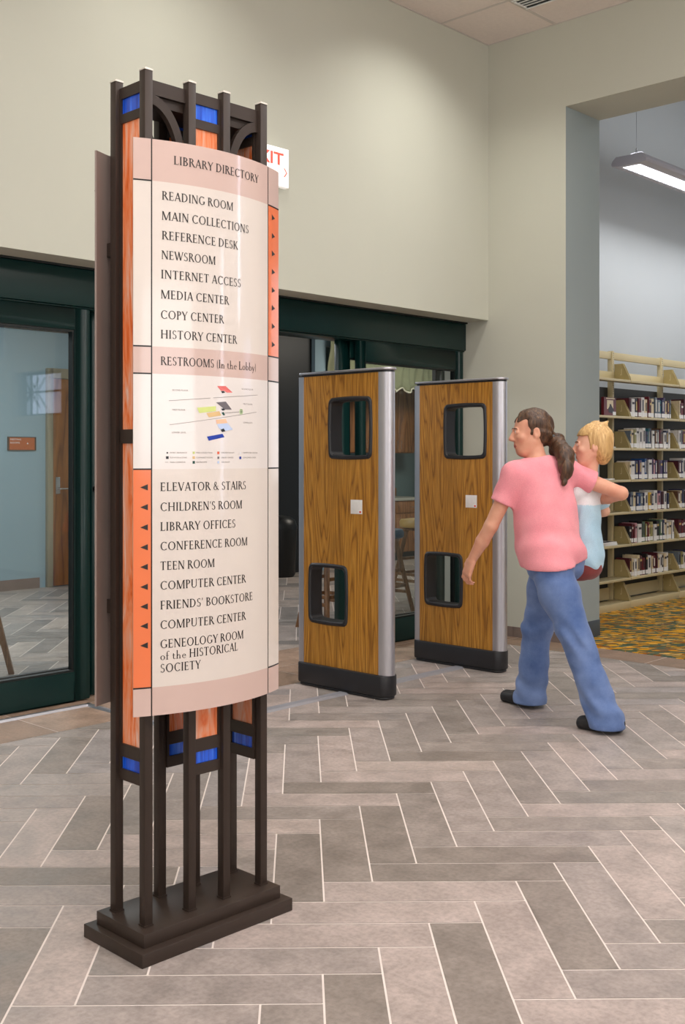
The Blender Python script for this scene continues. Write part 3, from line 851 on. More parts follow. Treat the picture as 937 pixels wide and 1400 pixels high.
LINES = [('LIBRARY DIRECTORY', -0.1629, 2.194, 0.1478), ('READING ROOM', -0.1962, 2.0925, 0.0356), ('MAIN COLLECTIONS', -0.1964, 2.0369, 0.1012),
 ('REFERENCE DESK', -0.1964, 1.9826, 0.0545), ('NEWSROOM', -0.1974, 1.9284, -0.03), ('INTERNET ACCESS', -0.1984, 1.8748, 0.067),
 ('MEDIA CENTER', -0.1988, 1.8192, 0.019), ('COPY CENTER', -0.1994, 1.7634, -0.0004), ('HISTORY CENTER', -0.1994, 1.7091, 0.0506),
 ('RESTROOMS (In the Lobby)', -0.1994, 1.6354, 0.1365),
 ('ELEVATOR & STAIRS', -0.2006, 1.2873, 0.0894), ("CHILDREN'S ROOM", -0.2006, 1.2318, 0.0723), ('LIBRARY OFFICES', -0.2006, 1.1775, 0.0449),
 ('CONFERENCE ROOM', -0.2006, 1.1232, 0.0956), ('TEEN ROOM', -0.2006, 1.0689, -0.0334), ('COMPUTER CENTER', -0.2006, 1.0146, 0.0881),
 ("FRIENDS' BOOKSTORE", -0.2006, 0.9603, 0.1195), ('COMPUTER CENTER', -0.2006, 0.906, 0.0881), ('GENEOLOGY ROOM', -0.2006, 0.8529, 0.0782),
 ('of the HISTORICAL', -0.2006, 0.8206, 0.0545), ('SOCIETY', -0.2006, 0.7858, -0.0807)]
CAPH = 0.0238
for txt, u0, z, u1 in LINES:
    ps, wd = text_polys(txt)
    sx = (u1 - u0) / wd
    mb = MB()
    for p in ps:
        mb.poly([onpanel(u0 + a * sx, z + c * CAPH, 0.0008) for a, c in p])
    mb.build('lettering', M['ink'], front, fixn=False)
for z in (1.2981, 1.2435, 1.1882, 1.1335, 1.0795, 1.0248, 0.9708, 0.9174, 0.864):
    mb = MB(); mb.poly([onpanel(-.2526, z, .0008), onpanel(-.2330, z - .0085, .0008), onpanel(-.2330, z + .0085, .0008)]); mb.build('arrow_mark', M['ink'], front, fixn=False)
for z in (2.1085, 2.053, 1.9996, 1.9441, 1.8883, 1.8342, 1.7787, 1.7232):
    mb = MB(); mb.poly([onpanel(.2239, z + .0085, .0008), onpanel(.2239, z - .0085, .0008), onpanel(.2440, z, .0008)]); mb.build('arrow_mark', M['ink'], front, fixn=False)

# floor plan graphic
FP = [('red', (226, 112, 108), [(-0.025, 1.5837), (0.0061, 1.5851), (0.033, 1.5674), (0.0111, 1.5665), (0.0008, 1.5714), (-0.0113, 1.5709)]),
 ('k', (24, 24, 30), [(-0.0113, 1.5693), (-0.0012, 1.5704), (0.0041, 1.5662), (-0.0065, 1.5642)]),
 ('grey', (108, 100, 104), [(-0.0281, 1.5369), (0.0069, 1.5406), (0.03, 1.5181), (0.0028, 1.5173)]),
 ('lime', (206, 216, 130), [(-0.0923, 1.5201), (-0.0289, 1.5263), (-0.0289, 1.512), (-0.0849, 1.505)]),
 ('tan', (222, 186, 130), [(-0.062, 1.5055), (-0.0172, 1.5123), (-0.0093, 1.5), (-0.0535, 1.494)]),
 ('k', (24, 24, 30), [(-0.0113, 1.5194), (-0.0012, 1.5209), (0.0037, 1.5161), (-0.0053, 1.5139)]),
 ('dg', (14, 74, 62), [(-0.0093, 1.5085), (-0.0012, 1.5103), (0.0041, 1.5016), (-0.0033, 1.5008)]),
 ('peach', (250, 192, 156), [(-0.0289, 1.4871), (0.0069, 1.4911), (0.0131, 1.4793), (-0.0258, 1.4759)]),
 ('lb', (190, 206, 236), [(-0.0258, 1.4753), (0.0131, 1.4787), (0.0343, 1.4608), (0.0069, 1.4566), (-0.0172, 1.463)]),
 ('k', (24, 24, 30), [(-0.0125, 1.4594), (-0.0012, 1.4633), (0.0049, 1.4553), (-0.0073, 1.4526)]),
 ('blue', (10, 52, 160), [(-0.0598, 1.4391), (-0.0053, 1.4482), (0.002, 1.4383), (-0.0535, 1.4277)]),
 ('badge', (196, 216, 170), [(0.068 + .008 * math.cos(R(a)), 1.5135 + .0085 * math.sin(R(a))) for a in range(360, 0, -24)])]
LEG = [((-0.1808, 1.393), 'k', .004), ((-0.1808, 1.3797), 'k', .0075), ((-0.1026, 1.3932), 'lime', .0065), ((-0.1026, 1.3797), 'tan', .0075), ((-0.1026, 1.3665), 'dg', .0075),
 ((-0.0204, 1.3931), 'red2', .0075), ((-0.0204, 1.3794), 'grey', .0065), ((-0.0204, 1.3666), 'lb', .0065), ((0.0646, 1.3931), 'pale', .0065), ((0.0646, 1.3791), 'blue', .0075)]
fcol = {n: c for n, c, _ in FP}; fcol['red2'] = (224, 96, 60); fcol['pale'] = (226, 222, 224)
fmats = {n: mat('map_ink_' + n, c, 0.35, var=0.02, vscale=30) for n, c in fcol.items()}
fl = list(fmats)
off = 0.0008
for n, c, pts in FP:
    mb = MB(); mb.poly([onpanel(u, z, off + (.0004 if n in ('k', 'dg') else 0)) for u, z in pts][::-1])
    mb.build('floor_plan_shape', fmats[n], front, fixn=False)
for (u, z), n, s in LEG:
    s /= 2; mb = MB(); mb.poly([onpanel(u - s, z - s, off), onpanel(u + s, z - s, off), onpanel(u + s, z + s, off), onpanel(u - s, z + s, off)])
    mb.build('legend_swatch', fmats[n], front, fixn=False)
mb = MB()
def pline(p, q, w=.0011):
    n = 10
    for i in range(n):
        a = [p[k] + (q[k] - p[k]) * i / n for k in (0, 1)]; c = [p[k] + (q[k] - p[k]) * (i + 1) / n for k in (0, 1)]
        mb.poly([onpanel(a[0], a[1] - w / 2, off), onpanel(c[0], c[1] - w / 2, off), onpanel(c[0], c[1] + w / 2, off), onpanel(a[0], a[1] + w / 2, off)])
pline((-0.1762, 1.5375), (-0.0479, 1.5487)); pline((-0.0385, 1.5496), (0.143, 1.5652)); pline((-0.1747, 1.4706), (0.1376, 1.5144)); pline((0.0028, 1.5073), (0.06, 1.5125), .0014)
pline((-0.187, 1.367), (-0.178, 1.367), .001)
def small(t, u0, z, u1, h=.0042):
    vs, fs = sans_mesh(t, h, u1 - u0)
    mb.mesh([onpanel(u0 + x, z + y, off) for x, y in vs], fs)
small('SECOND FLOOR', -.1669, 1.5653, -.1202); small('SECOND FLOOR', .0702, 1.5777, .1217); small('FIRST FLOOR', -.1663, 1.5107, -.1285)
small('FIRST FLOOR', .0772, 1.5343, .1181); small('LOWER LEVEL', -.1676, 1.4476, -.1262); small('LOWER LEVEL', .0772, 1.4801, .1191)
for t, u0, z, u1 in (('ENTRY / ENTRANCES', -.1731, 1.3915, -.1236), ('ELEVATOR & STAIRS', -.1731, 1.378, -.1236), ('MAIN CORRIDOR', -.1731, 1.365, -.128),
    ('MAIN COLLECTIONS', -.0947, 1.3917, -.0411), ('COMMUNITY ROOMS', -.0947, 1.378, -.0400), ('RESTROOMS', -.0947, 1.365, -.060),
    ("CHILDREN'S ROOM", -.0105, 1.3919, .0387), ('LIBRARY OFFICES', -.0105, 1.378, .036), ('TEEN ROOM', -.0105, 1.365, .022),
    ('COMPUTER CENTER', .0763, 1.3921, .143), ('CHILDREN DESK', .0763, 1.378, .136)): small(t, u0, z, u1, .0038)
mb.build('floor_plan_lettering', M['grey_ink'], front, fixn=False)
mb = MB()
for k, dz in enumerate((.004, 0, -.004)):
    mb.poly([onpanel(.0632, 1.5132 + dz, off + .0005), onpanel(.0728, 1.5132 + dz, off + .0005), onpanel(.0728, 1.5148 + dz, off + .0005), onpanel(.0632, 1.5148 + dz, off + .0005)])
mb.build('badge_lettering', M['ink'], front, fixn=False)

# ================================================================ security gates
GP = [(-2.359, -0.675), (-1.240, -0.675)]
def make_gate():
    root = empty('security_gate')
    # plan axis: x thickness (face at -x), y length
    HL, TH = 0.372, 0.046
    def outline(hl, th, n=10, k=0.075):
        pts = []
        for a in range(n + 1):
            t = R(180 * a / n); pts.append((th * math.cos(t), hl - k + k * math.sin(t)))
        for a in range(n + 1):
            t = R(180 + 180 * a / n); pts.append((th * math.cos(t), -(hl - k) + k * math.sin(t)))
        return pts
    sh = lambda pts, dy: [(x, y + dy) for x, y in pts]
    b = MB(); b.prism(sh(outline(0.354, 0.060, k=.045), .024), 0.0, 0.018); b.prism(sh(outline(0.363, 0.068, k=.045), .025), 0.018, 0.138)
    b.build('base_shoe', M['black'], root, smooth=True, bevel=0.008, angle=40)
    # body with two through windows: wood panel face (both sides), built from cells
    zb, zt = 0.138, 1.868
    yw0, yw1 = -0.262, 0.340 - 0.0      # wood span
    yw0, yw1 = -0.271, 0.329
    holes = [(-0.215, 0.117, 1.378, 1.727), (-0.025, 0.283, 0.392, 0.738)]
    cut = [(h[0] + .012, h[1] - .012, h[2] + .012, h[3] - .012) for h in holes]
    ys = sorted({yw0, yw1, *[h[0] for h in cut], *[h[1] for h in cut]})
    zs = sorted({zb, zt, *[h[2] for h in cut], *[h[3] for h in cut]})
    w = MB()
    def solid(i, j):
        y, z = (ys[i] + ys[i + 1]) / 2, (zs[j] + zs[j + 1]) / 2
        return not any(h[0] < y < h[1] and h[2] < z < h[3] for h in cut)
    for i in range(len(ys) - 1):
        for j in range(len(zs) - 1):
            if solid(i, j):
                y0, y1, z0, z1 = ys[i], ys[i + 1], zs[j], zs[j + 1]
                w.poly([(-TH, y1, z0), (-TH, y0, z0), (-TH, y0, z1), (-TH, y1, z1)])
                w.poly([(TH, y0, z0), (TH, y1, z0), (TH, y1, z1), (TH, y0, z1)])
    w.box(-TH, yw0, zb, TH, yw0 + .001, zt); w.box(-TH, yw1 - .001, zb, TH, yw1, zt)
    w.build('wood_panel', M['oak'], root, fixn=False)
    for h in holes:
        y0, y1, z0, z1 = h
        out = rrect(y0 - .004, z0 - .004, y1 + .004, z1 + .004, .03, 6, .007)
        inn = rrect(y0 + .020, z0 + .020, y1 - .020, z1 - .020, .022, 6, .006)
        n = len(out)
        f = MB()
        for sgn in (-1, 1):
            xa, xb, xc = sgn * (TH + .0005), sgn * (TH + .009), sgn * (TH + .002)
            mo = [(o[0] * .65 + i[0] * .35, o[1] * .65 + i[1] * .35) for o, i in zip(out, inn)]
            mi2 = [(o[0] * .25 + i[0] * .75, o[1] * .25 + i[1] * .75) for o, i in zip(out, inn)]
            for k in range(n):
                m = (k + 1) % n
                for A, xA, B, xB in ((out, xa, mo, xb), (mo, xb, mi2, xb), (mi2, xb, inn, xc)):
                    q = [(xA, *A[k]), (xA, *A[m]), (xB, *B[m]), (xB, *B[k])]
                    f.poly(q if sgn > 0 else q[::-1])
        for k in range(n):
            m = (k + 1) % n
            f.poly([(-TH - .002, *inn[k]), (-TH - .002, *inn[m]), (TH + .002, *inn[m]), (TH + .002, *inn[k])])
        o = f.build('window_frame', M['black'], root, smooth=True, angle=50, fixn=False)
    # rounded aluminium edges
    for s in (-1, 1):
        e = MB(); n = 12
        y_in = yw1 if s > 0 else yw0
        y_out = 0.384 if s > 0 else -0.342
        k = abs(y_out - y_in)
        ex, ey = (.35, .45) if s > 0 else (1.0, .8)
        pts = []
        for a in range(n + 1):
            cc, ss = math.cos(R(180 * a / n)), max(0.0, math.sin(R(180 * a / n)))
            pts.append(((TH + .002) * math.copysign(abs(cc) ** ex, cc), y_in + s * k * ss ** ey))
        if s < 0: pts = pts[::-1]
        e.prism(pts, zb, zt)
        e.build('edge_profile', M['alu'], root, smooth=True, angle=50)
    c = MB(); c.prism(sh(outline(.359, TH - .002, k=.05), .020), zt, zt + .012); c.build('cap_gasket', M['black'], root)
    c = MB(); c.prism(sh(outline(.370, TH + .010, k=.05), .022), zt + .012, zt + .026)
    c.build('top_cap', M['alu'], root, smooth=True, bevel=0.004, angle=40)
    l = MB(); l.box(-TH - .0012, -0.147, 1.052, -TH - .0002, -0.056, 1.134); lb = l.build('sticker', M['sticker'], root, bevel=0.0004)
    l = MB(); l.box(-TH - .0018, -0.144, 1.055, -TH - .0012, -0.118, 1.075); q = l.build('sticker_corner', M['white'], lb)
    l = MB(); l.box(-TH - .0024, -0.139, 1.059, -TH - .0018, -0.125, 1.069); l.build('sticker_mark', M['red'], lb)
    return root
gate = make_gate()
gate.location = (GP[0][0], GP[0][1], 0)
tag(gate, 'oak and aluminium library security gate nearest the directory sign', 'security gate', 'library security gates')
g2 = copy_tree(gate); g2.location = (GP[1][0], GP[1][1], 0)
tag(g2, 'oak and aluminium library security gate beside the walking woman', 'security gate', 'library security gates')

# floor strips
def low_strip(name, label, cat, runs, w, h, m):
    mb = MB()
    for a, b2 in runs:
        d = Vector((b2[0] - a[0], b2[1] - a[1], 0)).normalized(); nn = Vector((-d.y, d.x, 0))
        a3, b3 = Vector((*a, 0)), Vector((*b2, 0))
        q = [a3 - nn * w / 2, b3 - nn * w / 2, b3 + nn * w / 2, a3 + nn * w / 2]
        t = [a3 - nn * w * .32, b3 - nn * w * .32, b3 + nn * w * .32, a3 + nn * w * .32]
        vs = [(p.x, p.y, 0.0002) for p in q] + [(p.x, p.y, h) for p in t]
        mb.mesh(vs, [(0,1,5,4),(1,2,6,5),(2,3,7,6),(3,0,4,7),(4,5,6,7),(3,2,1,0)])
    o = mb.build(name, M[m]); return tag(o, label, cat)
low_strip('floor_raceway', 'thin bright aluminium raceway on the tiles before the left glass door', 'raceway', [((-7.0, 0.11), (-3.635, 0.11)), ((-3.65, 0.125), (-3.65, -0.66))], 0.034, 0.012, 'alu_floor')
low_strip('cable_cover', 'flat grey cable cover running on the tiles between the two gates', 'cable cover', [((-3.67, -0.695), (-2.43, -0.695))], 0.085, 0.010, 'grey_strip')
low_strip('cable_cover', 'short flat grey cable cover on the tiles bridging the walkway between gates', 'cable cover', [((-2.24, -0.695), (-1.31, -0.695))], 0.085, 0.010, 'grey_strip')

# ================================================================ exit sign
ex = empty('exit_sign', (-2.432, 0, 3.09)); tag(ex, 'white illuminated EXIT sign with red letters on the beige wall behind the directory', 'exit sign')
b = MB(); b.box(-0.178, -0.062, 0, 0.178, -0.022, 0.245); b.build('housing', M['exit_white'], ex, bevel=0.004)
b = MB(); b.box(-0.08, -0.022, 0.05, 0.08, 0, 0.19); b.build('mount', M['white'], ex, bevel=0.003)
b = MB(); b.box(0.02, -0.045, -0.022, 0.045, -0.03, 0.0); b.build('under_stub', M['panel_back'], ex)  # small block under the housing
b = MB()
vs, fs = sans_mesh('EXIT', 0.078, 0.285); b.mesh([(-0.155 + x, -0.0628, 0.132 + y) for x, y in vs], fs)
for s in (0, 1):
    z0 = 0.092; pts = [(.140, z0 + .028), (.162, z0), (.152, z0), (.130, z0 + .028)] if s == 0 else [(.130, z0 - .028), (.152, z0), (.162, z0), (.140, z0 - .028)]
    b.poly([(x, -0.0628, z) for x, z in pts])
b.build('lettering', M['exit_red'], ex, fixn=False)

# ================================================================ ceiling vent
cv = empty('ceiling_vent', (-0.50, -1.22, ZC)); tag(cv, 'narrow white slotted air vent in the lobby ceiling near the corner', 'vent')
b = MB()
for x0, y0, x1, y1 in ((-.098, -.60, -.078, .60), (.078, -.60, .098, .60), (-.078, -.60, .078, -.58), (-.078, .58, .078, .60)): b.box(x0, y0, -.012, x1, y1, -.004)
b.build('frame', M['white'], cv, bevel=0.002)
b = MB(); b.box(-.078, -.58, -.006, .078, .58, -.0042); b.build('dark_throat', M['black2'], cv)
for i in range(3):
    x = -.039 + .039 * i
    b = MB(); b.prism([(x - .005, -.012), (x + .005, -.012), (x + .003, -.0062), (x - .003, -.0062)], -.58, .58, axis='y'); b.build('slat', M['white'], cv)

# ================================================================ pendant lamp of the reading room
pl = empty('pendant_lamp', (1.46, -0.415, 3.88)); tag(pl, 'long suspended linear pendant lamp in the room beyond the opening', 'pendant lamp')
LN = 3.4
sec = [(-.155, .052), (-.165, .03), (-.155, .008), (-.10, 0), (.10, 0), (.155, .008), (.165, .03), (.155, .052), (.12, .085), (-.12, .085)]
b = MB(); b.prism([(y, z) for y, z in sec], 0, LN, axis='x'); b.build('housing', M['lamp_body'], pl, bevel=0.003)
b = MB(); b.box(.05, -.080, -.003, LN - .05, .080, -.0005); df = b.build('diffuser', M['lamp'], pl)
for i in range(36):
    x = .05 + (LN - .1) * (i + .5) / 36
    b = MB(); b.box(x - .003, -.080, -.012, x + .003, .080, -.0032); b.build('louvre_blade', M['silver'], df)
for x in (.14, LN - .14):
    b = MB(); b.tube([(x, 0, .135), (x, 0, 6.2 - 3.88)], .0022, 6); b.build('cable', M['grey_strip'], pl)
    b = MB(); b.tube([(x, -.07, .085), (x, -.07, .12), (x, -.05, .13), (x, 0, .135), (x, .05, .13), (x, .07, .12), (x, .07, .085)], .004, 6); b.build('hanger_bail', M['grey_strip'], pl, smooth=True)
    b = MB(); b.lathe([(0, .128), (.009, .128), (.009, .16), (.004, .17), (0, .17)], 10, (x, 0)); b.build('cable_gripper', M['silver'], pl, smooth=True)
# the lamp's own light, downwards and upwards
area('pendant_downlight', (1.46 + LN / 2, -0.415, 3.86), LN - .1, 30, (0.97, 0.98, 1.0), sy=.16, spread=150)
area('pendant_uplight', (1.46 + LN / 2, -0.415, 3.985), LN - .1, 8, (0.97, 0.98, 1.0), rot=(R(180), 0, 0), sy=.16, spread=150)

# ================================================================ bookcases
SZ = [2.067, 1.733, 1.444, 1.156, 0.862, 0.567, 0.259]   # lower lip of each shelf
SX = [1.151, 2.115, 3.079, 4.043]
FR, BK = -0.088, 0.150
def make_bookcase():
    """one bay, local x from 0 to 0.964; only its right upright so that neighbours share"""
    root = empty('bookcase'); L = 0.964
    for x in (0.02, L - 0.0) if False else (L,):
        b = MB(); b.box(x - .034, .085, 0, x - .0005, .135, 2.366)
        u = b.build('upright', M['beige'], root, bevel=0.002)
        s = MB()
        for k in range(14):
            for dx in (-.024, -.010):
                z = 2.345 - k * .018 - (0 if k < 9 else .14)
                s.box(x + dx - .0018, .0842, z - .004, x + dx + .0018, .0849, z + .004)
        s.build('slot_holes', M['shelf_back'], u)
    b = MB(); b.box(.002, .095, 2.290, L - .0345, .130, 2.356); b.build('top_rail', M['beige'], root, bevel=0.002)
    b = MB(); b.box(.004, .138, .17, L - .004, .146, 2.03); b.build('back_panel', M['shelf_back'], root)
    b = MB(); b.box(.002, .118, .064, L - .036, .128, .175); b.build('lower_back_panel', M['beige'], root)
    b = MB(); b.box(.002, FR + .004, 0, L - .002, FR + .016, .066); b.box(.002, FR + .016, .05, L - .002, .084, .062)
    b.build('base_kick', M['beige'], root, bevel=0.002)
    def bracket(z, h, parent, x0):
        p = MB()
        prof = [(FR + .004, z), (.076, z), (.076, z + h), (FR + .075, z + h), (FR + .012, z + .03)]
        p.prism(prof, x0, x0 + .004, axis='x')
        p.prism([(FR + .004, z), (FR + .0105, z), (FR + .083, z + h), (FR + .075, z + h), (FR + .012, z + .03)], x0 - .006, x0, axis='x')
        o = p.build('shelf_bracket', M['beige_dark'], parent)
        q = MB(); q.box(x0 - .0012, .0, z + h * .32, x0 - .0002, .016, z + h * .36); q.box(x0 - .0012, .0, z + h * .36, x0 - .0002, .005, z + h * .7)
        q.build('bracket_tab', M['beige'], o)
    for i, z in enumerate(SZ):
        b = MB()
        b.box(.006, FR, z, L - .006, FR + .012, z + .022); b.box(.006, FR + .012, z + .010, L - .006, .084, z + .022)
        if i == 0: b.box(.006, .078, z + .0215, L - .006, .084, z + .105)
        s = b.build('shelf', M['beige'], root, bevel=0.0015)
        bracket(z + .022, .155, s, L - .014); bracket(z + .022, .155, s, .008)
    bracket(.0665, .165, root, L - .014); bracket(.0665, .165, root, .008)
    return root
bc = make_bookcase(); bc.location = (SX[1], 0, 0)
tag(bc, 'beige metal bookcase bay with six full rows of books, wholly in view', 'bookcase', 'beige library bookcases')
b2 = copy_tree(bc); b2.location = (SX[0], 0, 0); tag(b2, 'beige metal bookcase bay half hidden by the opening jamb, nearly empty shelves', 'bookcase', 'beige library bookcases')
b3 = copy_tree(bc); b3.location = (SX[2], 0, 0); tag(b3, 'beige metal bookcase bay cut off by the right edge of the photo', 'bookcase', 'beige library bookcases')
ul = MB(); ul.box(SX[0] - .035, .085, 0, SX[0] - .001, .135, 2.366)
ul.build('upright', M['beige'], b2, loc=(-SX[0], 0, 0))

# ---- books
BC = {'dark red': (104, 28, 38), 'maroon': (78, 24, 36), 'navy': (44, 50, 84), 'blue': (44, 84, 142), 'slate grey': (104, 114, 124), 'white': (226, 222, 218),
      'cream': (222, 204, 168), 'black': (30, 28, 32), 'purple': (84, 66, 108), 'brown': (104, 72, 50), 'yellow': (232, 186, 48), 'pink': (206, 150, 158),
      'green': (88, 112, 88), 'teal': (50, 104, 118), 'orange': (214, 120, 60), 'olive': (150, 144, 92)}
BM = {k: mat('book_cloth_' + k.replace(' ', '_'), v, 0.45, var=0.08, vscale=40) for k, v in BC.items()}
BM2 = {k: mat('spine_title_' + k.replace(' ', '_'), v, 0.5, var=0.03, vscale=40) for k, v in {'white': (230, 226, 216), 'gold': (206, 176, 110), 'ink': (48, 44, 52)}.items()}
PAGES = mat('book_pages', (228, 218, 196), 0.8, var=0.06, vscale=60)
LABEL = mat('spine_label', (238, 236, 236), 0.5, var=0.03, vscale=60)
br = random.Random(5)
ORD = ['first', 'second', 'third', 'fourth', 'fifth', 'sixth', 'seventh', 'eighth', 'ninth', 'tenth', 'eleventh', 'twelfth', 'thirteenth', 'fourteenth', 'fifteenth', 'sixteenth', 'seventeenth', 'eighteenth', 'nineteenth']
def make_book(t, h, d, color, title, lab=True):
    """spine faces -y at y=0, thickness along x from 0"""
    c = 0.0022
    m = MB(); n = 5
    m.box(0, .004, 0, c, d, h); m.box(t - c, .004, 0, t, d, h)
    sp = [(t * i / n, .004 - .004 * math.sin(math.pi * i / n)) for i in range(n + 1)]
    pts = sp + [(t, .008), (0, .008)]
    m.prism(pts, 0, h)
    o = m.build('book', BM[color], None)
    p = MB(); p.box(c, .009, .004, t - c, d - .004, h - .004); p.build('page_block', PAGES, o)
    if lab:
        p = MB(); k = 6
        sl = [(.0006 + (t - .0012) * i / k, .0034 - .0042 * math.sin(math.pi * (i + .3) / (k + .6))) for i in range(k + 1)]
        p.prism(sl + [(t - .0006, .0045), (.0006, .0045)], .008, .045); p.build('spine_label', LABEL, o)
    if t > .014:
        p = MB(); w = t * .34
        z0, z1 = .06 + br.uniform(0, .01), h - br.uniform(.018, .03)
        p.box(t / 2 - w / 2, -.0012, z0, t / 2 + w / 2, -.0002, z1) if br.random() < .55 else p.box(t * .18, -.0012, h - .05, t * .82, -.0002, h - .03)
        p.build('spine_title', BM2[title], o)
    return o
ROWS_MID = [
 ['maroon', 'white', 'black', 'dark red', 'white', 'cream', 'dark red', 'maroon', 'cream', 'slate grey', 'slate grey', 'teal', 'navy', 'purple', 'cream', 'maroon', 'slate grey'],
 ['slate grey', 'cream', 'olive', 'white', 'white', 'white', 'navy', 'teal', 'navy', 'white', 'brown', 'slate grey', 'dark red', 'brown', 'white', 'navy', 'white'],
 ['cream', 'white', 'navy', 'purple', 'white', 'blue', 'navy', 'white', 'purple', 'pink', 'purple', 'maroon', 'purple', 'navy', 'purple'],
 ['navy', 'slate grey', 'cream', 'navy', 'blue', 'slate grey', 'navy', 'white', 'yellow', 'navy', 'white', 'pink', 'purple', 'maroon', 'white', 'navy'],
 ['black', 'maroon', 'dark red', 'pink', 'white', 'black', 'green', 'olive', 'dark red', 'cream', 'olive', 'white', 'black', 'green', 'navy', 'cream', 'white', 'cream', 'white'],
 ['maroon', 'cream', 'white', 'cream', 'maroon', 'dark red', 'black', 'white', 'cream', 'dark red', 'maroon', 'cream', 'white', 'black', 'cream', 'white'],
]
END_MID = [2.945, 2.93, 2.87, 2.90, 3.005, 2.895]
ROWS_RIGHT = [['cream', 'dark red', 'maroon', 'white', 'navy'], ['white', 'slate grey', 'dark red', 'navy', 'cream'], ['maroon', 'navy', 'white', 'purple', 'teal'],
              ['brown', 'cream', 'navy', 'maroon', 'white'], ['maroon', 'dark red', 'maroon', 'white', 'olive'], ['slate grey', 'olive', 'white', 'navy', 'maroon']]
ROWN = ['top row', 'second row', 'third row', 'fourth row', 'fifth row', 'lowest row']
HB = [0.185, 0.175, 0.178, 0.172, 0.178, 0.176]
for r in range(6):
    z = SZ[r + 1] + .0222
    for colors, x0, x1, bay in ((ROWS_MID[r], 2.132, END_MID[r] + .01, 'middle'), (ROWS_RIGHT[r], 3.10 + (.03 if r == 0 else 0), 3.10 + .052 * 5, 'right')):
        ws = [br.uniform(.65, 1.35) for _ in colors]
        if bay == 'middle':
            ws = [w * (1.3 if c in ('white', 'yellow') else 1) for w, c in zip(ws, colors)]
        k = (x1 - x0) / sum(ws)
        x = x0
        for i, (c, w) in enumerate(zip(colors, ws)):
            t = w * k - .0016
            h = HB[r] * br.uniform(.88, 1.10)
            o = make_book(t, h, br.uniform(.13, .155), c, br.choice(['white', 'gold', 'white', 'ink'] if c not in ('white', 'cream', 'yellow', 'pink') else ['ink']))
            o.location = (x, -.062 + br.uniform(-.006, .006), z)
            nm = 'left' 
            if bay == 'middle':
                tag(o, f'{c} book, {ORD[i]} from the left in the {ROWN[r]} of the middle bookcase bay', 'book', f'{ROWN[r]} of books in the middle bay')
            else:
                tag(o, f'{c} book, {ORD[i]} from the left in the {ROWN[r]} of the right-hand bookcase bay', 'book', f'{ROWN[r]} of books in the right bay')
            x += w * k
# displayed book facing out on the left bay
db = empty('display_book', (1.80, -0.050, SZ[1] + .0222)); tag(db, 'dark red book standing face out on the top shelf beside the jamb', 'book')
b = MB(); b.box(-.105, 0, 0, .105, .0022, .165); b.box(-.105, .026, 0, .105, .028, .165); b.box(-.107, 0, 0, -.105, .028, .165); b.build('cover', BM['dark red'], db)
b = MB(); b.box(-.104, .0024, .003, .102, .0256, .162); b.build('page_block', PAGES, db)
b = MB(); b.box(-.055, -.0008, .06, .055, -.0001, .14); b.build('cover_picture', BM['cream'], db)
b = MB(); b.prism([(-.028, .03), (.075, .02), (.06, .06), (.03, .085), (.012, .105), (-.008, .105), (-.012, .085), (-.035, .065)], -.0016, -.0009, axis='y'); b.build('cover_figure', BM2['ink'], db)
b = MB(); b.box(.045, -.0024, .008, .1, -.0017, .038); b.build('spine_label', LABEL, db)
b = MB(); b.box(-.07, -.0008, .150, .08, -.0001, .160); b.build('cover_title', BM['cream'], db)
# stack of magazines lying on the fifth shelf of the left bay
for k in range(3):
    mg = MB(); mg.box(-.13, -.09, 0, .13, .09, .010); 
    o = mg.build('magazine', M['white'], None, bevel=0.001, loc=(1.76 + .006 * k, .02, SZ[5] + .0224 + .0104 * k), rz=R(-4 + 5 * k))
    tag(o, ['white magazine at the bottom of the small pile on the left bay shelf', 'white magazine in the middle of the small pile on the left shelf', 'magazine with dark printed cover topping the pile on the left shelf'][k], 'magazine', 'pile of magazines')
    if k == 2:
        p = MB()
        for (a, b_, c, d) in ((-.11, -.075, -.02, -.02), (-.08, -.01, .05, .03), (.0, -.07, .10, -.02), (.02, .03, .11, .07)): p.box(a, b_, .0102, c, d, .0108)
        p.build('cover_print', BM2['ink'], o)
for r, x in ((2, 1.90), (3, 1.88)):
    mg = MB(); mg.box(-.09, -.07, 0, .09, .07, .012); o = mg.build('booklet', M['white'], None, bevel=0.001, loc=(x - .08, .01, SZ[r] + .0224), rz=R(12))
    tag(o, ['white booklet lying on the second shelf behind the child', 'white booklet lying on the third shelf behind the child'][r - 2], 'booklet')
    p = MB(); p.box(-.07, -.05, .0122, .02, .03, .0127); p.build('cover_print', M['grey_ink'], o)

